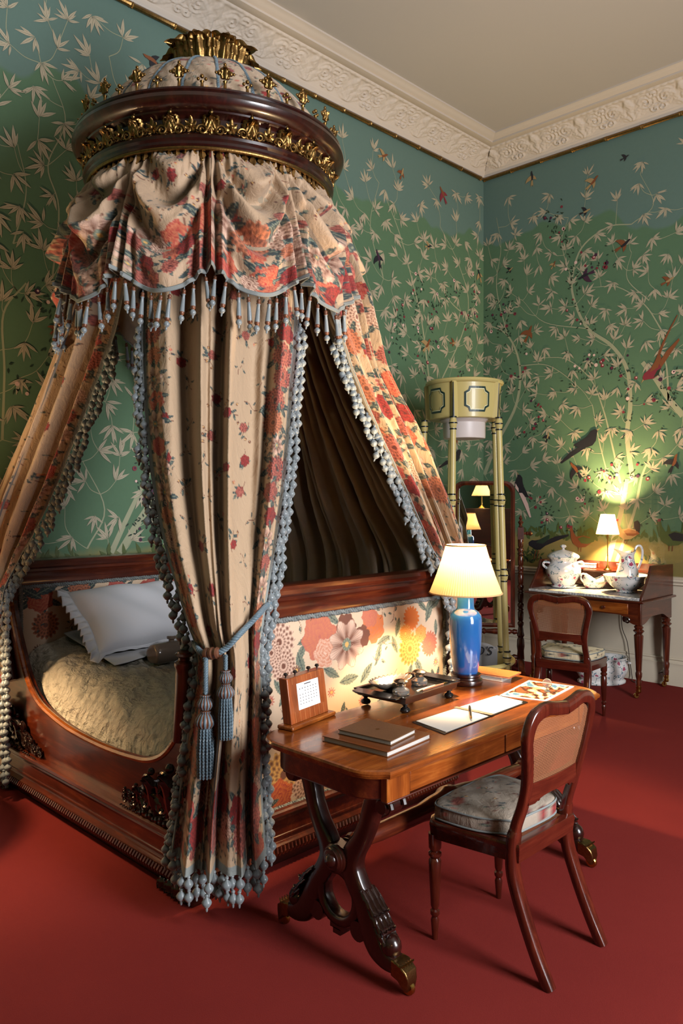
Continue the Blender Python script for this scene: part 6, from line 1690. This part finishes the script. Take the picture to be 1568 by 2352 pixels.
# wash basin and ewer
p = Vector((1.675,-.338,ZT)); bc = (p.x, p.y, ZT)
bas = thing('wash_basin', 'flared white china wash basin painted with flowers holding the jug', 'basin', bc)
obj('basin_bowl', G().lathe([(0,.004),(.085,0),(.088,.006),(.080,.018),(.100,.030),(.140,.062),(.165,.10),(.172,.124),(.186,.136),(.190,.142),(.185,.145),(.172,.138),(.155,.105),(.125,.062),(.080,.032),(0,.024)], 56, bc, rib=(8,.02)), CHINA, bas, smooth=60)
ec = (bc[0]+.006*RT.x, bc[1]+.006*RT.y, ZT+.026)
ew = thing('water_jug', 'tall white china water jug painted with flowers standing in the wash basin', 'jug', ec)
rings = []
for r, z, lip in ((.062,0,0),(.070,.004,0),(.074,.02,0),(.086,.06,0),(.094,.10,0),(.090,.14,0),(.074,.19,0),(.060,.23,0),(.054,.26,0),(.056,.285,.2),(.064,.31,.7),(.070,.325,1.0),(.064,.323,1.0),(.050,.29,.3),(.046,.24,0)):
    ring = []
    for k in range(36):
        a = 2*pi*k/36; f = max(0, math.cos(a))**3*lip; rr = r*(1+.75*f); 
        ring.append(tuple(Vector(ec) + (-RT)*(rr*math.cos(a)) + FW*(rr*math.sin(a)*(1-.25*f)) + Vector((0,0,z + .016*f - .018*lip*math.sin(a)**2 + .012*lip*max(0, -math.cos(a))))))
    rings.append(ring)
g = G(); g.loft(rings, caps=False); g.f.append(tuple(range(35, -1, -1))); g.m.append(0); obj('jug_body', g, CHINA, ew, smooth=60)
b = Vector(ec)
obj('jug_handle', G().tube(smooth_path([b+RT*.058+Vector((0,0,.305)), b+RT*.075+Vector((0,0,.355)), b+RT*.108+Vector((0,0,.362)), b+RT*.126+Vector((0,0,.32)), b+RT*.120+Vector((0,0,.25)), b+RT*.098+Vector((0,0,.19)), b+RT*.084+Vector((0,0,.16))], 5), [.010]*31, 10), CHINA, ew)
# things on the gallery shelf
p = on_y(1347,1302,-.10)
bxo = thing('toothbrush_box', 'narrow white patterned china box on the gallery shelf behind the lidded pail', 'box', (p.x, p.y, .957))
obj('box_body', G().box(p.x-.085, p.x+.085, -.122, -.080, .9585, .99), CHINAS, bxo, bevel=.005); obj('box_lid', G().box(p.x-.088, p.x+.088, -.124, -.078, .990, 1.004), CHINAS, bxo, bevel=.005)
LY2 = -.198; p = on_y(1395,1309,LY2); l2 = (p.x, LY2, .9585)
wl = thing('candlestick_lamp', 'slender brass lamp with small glowing cream shade on the washstand gallery', 'lamp', l2)
obj('lamp_stem', G().lathe([(.034,0),(.036,.004),(.034,.008),(.026,.013),(.018,.022),(.012,.036),(.008,.044),(.006,.06),(.0052,.12),(.0075,.13),(.0052,.14),(.0048,.27),(.009,.285),(.010,.33),(0,.335)], 24, l2), BRASS, wl)
obj('lamp_shade', shade_g(.098, .318, .058, .490, l2, 24, .0003), SHADE2, wl, smooth=60)
p = on_y(1424,1296,-.106); sc_ = thing('small_cup', 'little white china cup on the gallery shelf behind the water jug', 'cup', (p.x, -.106, .9585))
obj('cup_body', G().lathe([(0,0),(.022,0),(.024,.004),(.020,.010),(.028,.03),(.034,.055),(.032,.056),(.025,.03),(0,.014)], 24, (p.x, -.106, .9585)), WHITECHINA, sc_)
# foot bath under the washstand
p = on_z(1381,1567,0); fb = thing('foot_bath', 'oval white china foot bath painted with flowers on the carpet under the washstand', 'foot bath', (p.x, p.y, 0))
fd = (RT*.97+FW*.1).normalized(); fe = Vector((-fd.y, fd.x, 0)); rings = []
for r, z in ((.86,0),(.90,.006),(.90,.022),(.82,.034),(.84,.05),(.95,.09),(.99,.13),(.95,.165),(.88,.19),(.90,.205),(.965,.216),(.965,.224),(.90,.220),(.84,.19),(.92,.13),(.80,.05),(.5,.035)):
    rings.append([tuple(Vector((p.x, p.y, z)) + fd*(.232*r*math.cos(2*pi*k/48)) + fe*(.165*r*math.sin(2*pi*k/48))) for k in range(48)])
obj('bath_body', G().loft(rings), CHINA, fb, smooth=60)
for s in (-1, 1):
    b = Vector((p.x, p.y, 0)) + fd*(s*.222)
    obj('bath_handle', G().tube(smooth_path([b+fe*(-.05)+Vector((0,0,.172)), b+fd*(s*.022)+fe*(-.035)+Vector((0,0,.168)), b+fd*(s*.026)+fe*.035+Vector((0,0,.168)), b+fe*.05+Vector((0,0,.172))], 5), .009, 8), CHINA, fb)
# lamp flex down the wall to a plug
P = [on_y(1427,1395,-.035), on_y(1428,1440,-.03), on_y(1440,1475,-.04), on_y(1446,1520,-.05), on_y(1451,1553,-.06)]
P = [Vector((q.x, q.y, max(.006, q.z))) for q in P]; q = on_z(1462,1566,.006); r_ = on_z(1495,1556,.006); P += [Vector((P[-1].x+.03, -.12, .006)), q, r_, on_y(1515,1545,-.05), on_y(1527,1546,-.036)]
fx = thing('lamp_flex', 'thin dark brown flex trailing down the wall to a plug beside the washstand leg', 'cord', (P[3].x, -.05, 0))
obj('flex', G().tube(smooth_path(P, 6), .0035, 8), CORDM, fx)
pq = on_y(1524,1546,-.034); obj('plug', G().merge(G().lathe([(.030,0),(.030,.012),(.024,.022),(0,.026)], 20), basis((pq.x, -.031, max(.06, pq.z)), (1,0,0), (0,0,1), (0,-1,0))), WHITECHINA, fx, label='round white plug')
# protective glass standing on the dado rail
gx0 = on_y(1429,1200,-.03).x
tag(obj('glass_screen', G().box(gx0, gx0+1.1, -.031, -.025, .926, on_y(1440,1096,-.03).z), GLASS, smooth=0, loc=(gx0+.5,-.03,.926)), 'clear glass sheet protecting the painted wallpaper behind the washstand lamp', 'glass')

# ================================================================ out of the frame: what the mirror shows and what lights the bed head
r1 = ray(1128,1142); d1 = Vector((r1.x, r1.y, 0)).normalized(); dr = (d1 - nrm_*2*d1.dot(nrm_)).normalized()
cp = Vector((MC.x, MC.y, 0)) + dr*8.7; ce = Vector((-dr.y, dr.x, 0))
ch = thing('tall_chest', 'tall dark mahogany chest of drawers seen only in the cheval mirror', 'chest of drawers', (cp.x, cp.y, 0), math.atan2(ce.y, ce.x), world=False)
obj('carcase', G().box(-.55,.55,0,.5,0,1.38), WD[0], ch, bevel=.006)
for k, (z0, z1) in enumerate(((.08,.40),(.42,.70),(.72,.96),(.98,1.18),(1.20,1.34))):
    d = obj('drawer', G().box(-.52,.52,-.015,.0,z0,z1), W[0], ch, bevel=.004)
    for x in (-.3,.3): obj('knob', G().merge(G().lathe([(.012,0),(.012,.01),(.022,.02),(.018,.03),(0,.034)], 14), basis((x,-.015,(z0+z1)/2), (1,0,0), (0,0,1), (0,-1,0))), W[2], d)
tl = thing('brass_lamp', 'brass lamp with wide cream shade on the tall chest, seen in the mirror', 'lamp', (cp.x, cp.y, 1.38), math.atan2(ce.y, ce.x), world=False)
obj('lamp_stem', G().lathe([(.08,0),(.08,.01),(.04,.03),(.015,.06),(.02,.10),(.01,.12),(.01,.26),(.018,.28),(0,.3)], 24, (-.12,.25,0)), BRASS, tl)
obj('lamp_shade', shade_g(.20,.25,.11,.45,(-.12,.25,0),24,.0004), SHADE2, tl, smooth=60)
CHEST_BULB = Vector((cp.x, cp.y, 1.38)) + ce*(-.12) + Vector((-ce.y, ce.x, 0))*.25 + Vector((0,0,.35))
BL = Vector((.52,-5.66,0))
bt = thing('added_bedside_table', 'unseen round mahogany bedside table, top widened to shade the floor, just past the left edge of the photo', 'table', tuple(BL))
obj('shading_table_top', G().lathe([(.0,.70),(.27,.70),(.282,.708),(.282,.718),(.272,.724),(0,.724)], 40, tuple(BL)), W[0], bt)  # added out of view; wide top keeps the bedside lamp's light off the carpet
obj('pedestal', G().lathe([(.05,.06),(.03,.10),(.04,.16),(.022,.22),(.026,.5),(.04,.56),(.022,.62),(.06,.70)], 20, tuple(BL)), W[2], bt)
for k in range(3):
    a = 2*pi*k/3; obj('leg', G().tube(smooth_path([BL+Vector((.03*math.cos(a),.03*math.sin(a),.12)), BL+Vector((.13*math.cos(a),.13*math.sin(a),.10)), BL+Vector((.22*math.cos(a),.22*math.sin(a),.02))], 5), .018, 10), W[0], bt)
bs = thing('bedside_lamp', 'bedside lamp with pale shade just past the left edge of the photo', 'lamp', (BL.x, BL.y, .724))
obj('lamp_stem', G().lathe([(.07,0),(.07,.012),(.03,.03),(.05,.12),(.055,.2),(.03,.28),(.015,.32),(.012,.44),(0,.45)], 28, (BL.x, BL.y, .724)), WHITECHINA, bs)
obj('lamp_shade', shade_g(.16,.40,.09,.62,(BL.x,BL.y,.724),30,.0004), SHADE2, bs, smooth=60)
# ================================================================ camera and light
cam = bpy.data.cameras.new('camera'); co = bpy.data.objects.new('camera', cam); COL.objects.link(co)
co.location = CAM; co.rotation_euler = (pi/2, 0, YAW)
cam.sensor_width = 36; cam.lens = FPX/2352*36; cam.shift_y = (HYP-1176)/2352; cam.clip_start = .05
cam.sensor_fit = 'AUTO'
SC.camera = co
def area(name, loc, rot, sx, sy, power, col):
    l = bpy.data.lights.new(name, 'AREA'); l.shape = 'RECTANGLE'; l.size = sx; l.size_y = sy; l.energy = power; l.color = col
    o = bpy.data.objects.new(name, l); COL.objects.link(o); o.location = loc; o.rotation_euler = rot; return o
def bulb(name, loc, power, col, r=.03):
    l = bpy.data.lights.new(name, 'POINT'); l.energy = power; l.color = col; l.shadow_soft_size = r
    o = bpy.data.objects.new(name, l); COL.objects.link(o); o.location = loc; return o
area('window_daylight', (RX-.02, (WY0+WY1)/2, (WZ0+WZ1)/2), (0, pi/2, 0), WZ1-WZ0, WY1-WY0, 235, (.95,.96,1.0))
bulb('desk_lamp_bulb', (lx,ly,1.295), 100, (1,.70,.38), .03)
bulb('washstand_lamp_bulb', (l2[0],l2[1],1.385), 100, (1,.68,.32), .025)
bulb('chest_lamp_bulb', CHEST_BULB, 22, (1,.66,.34), .04)
bulb('bedside_lamp_bulb', (BL.x,BL.y,1.25), 72, (1,.68,.38), .05)
w = bpy.data.worlds.new('world'); SC.world = w; w.use_nodes = True
w.node_tree.nodes['Background'].inputs[0].default_value = (.8,.88,1,1); w.node_tree.nodes['Background'].inputs[1].default_value = .05
SC.view_settings.view_transform = 'Standard'; SC.view_settings.look = 'None'; SC.view_settings.gamma = 1; SC.view_settings.use_curve_mapping = False
SC.view_settings.exposure = 0.6
SC.cycles.max_bounces = 7; SC.cycles.diffuse_bounces = 1; SC.cycles.glossy_bounces = 4; SC.cycles.transmission_bounces = 6; SC.cycles.transparent_max_bounces = 12
SC.cycles.caustics_reflective = False; SC.cycles.caustics_refractive = False
SC.cycles.sample_clamp_indirect = 4; SC.cycles.use_denoising = True
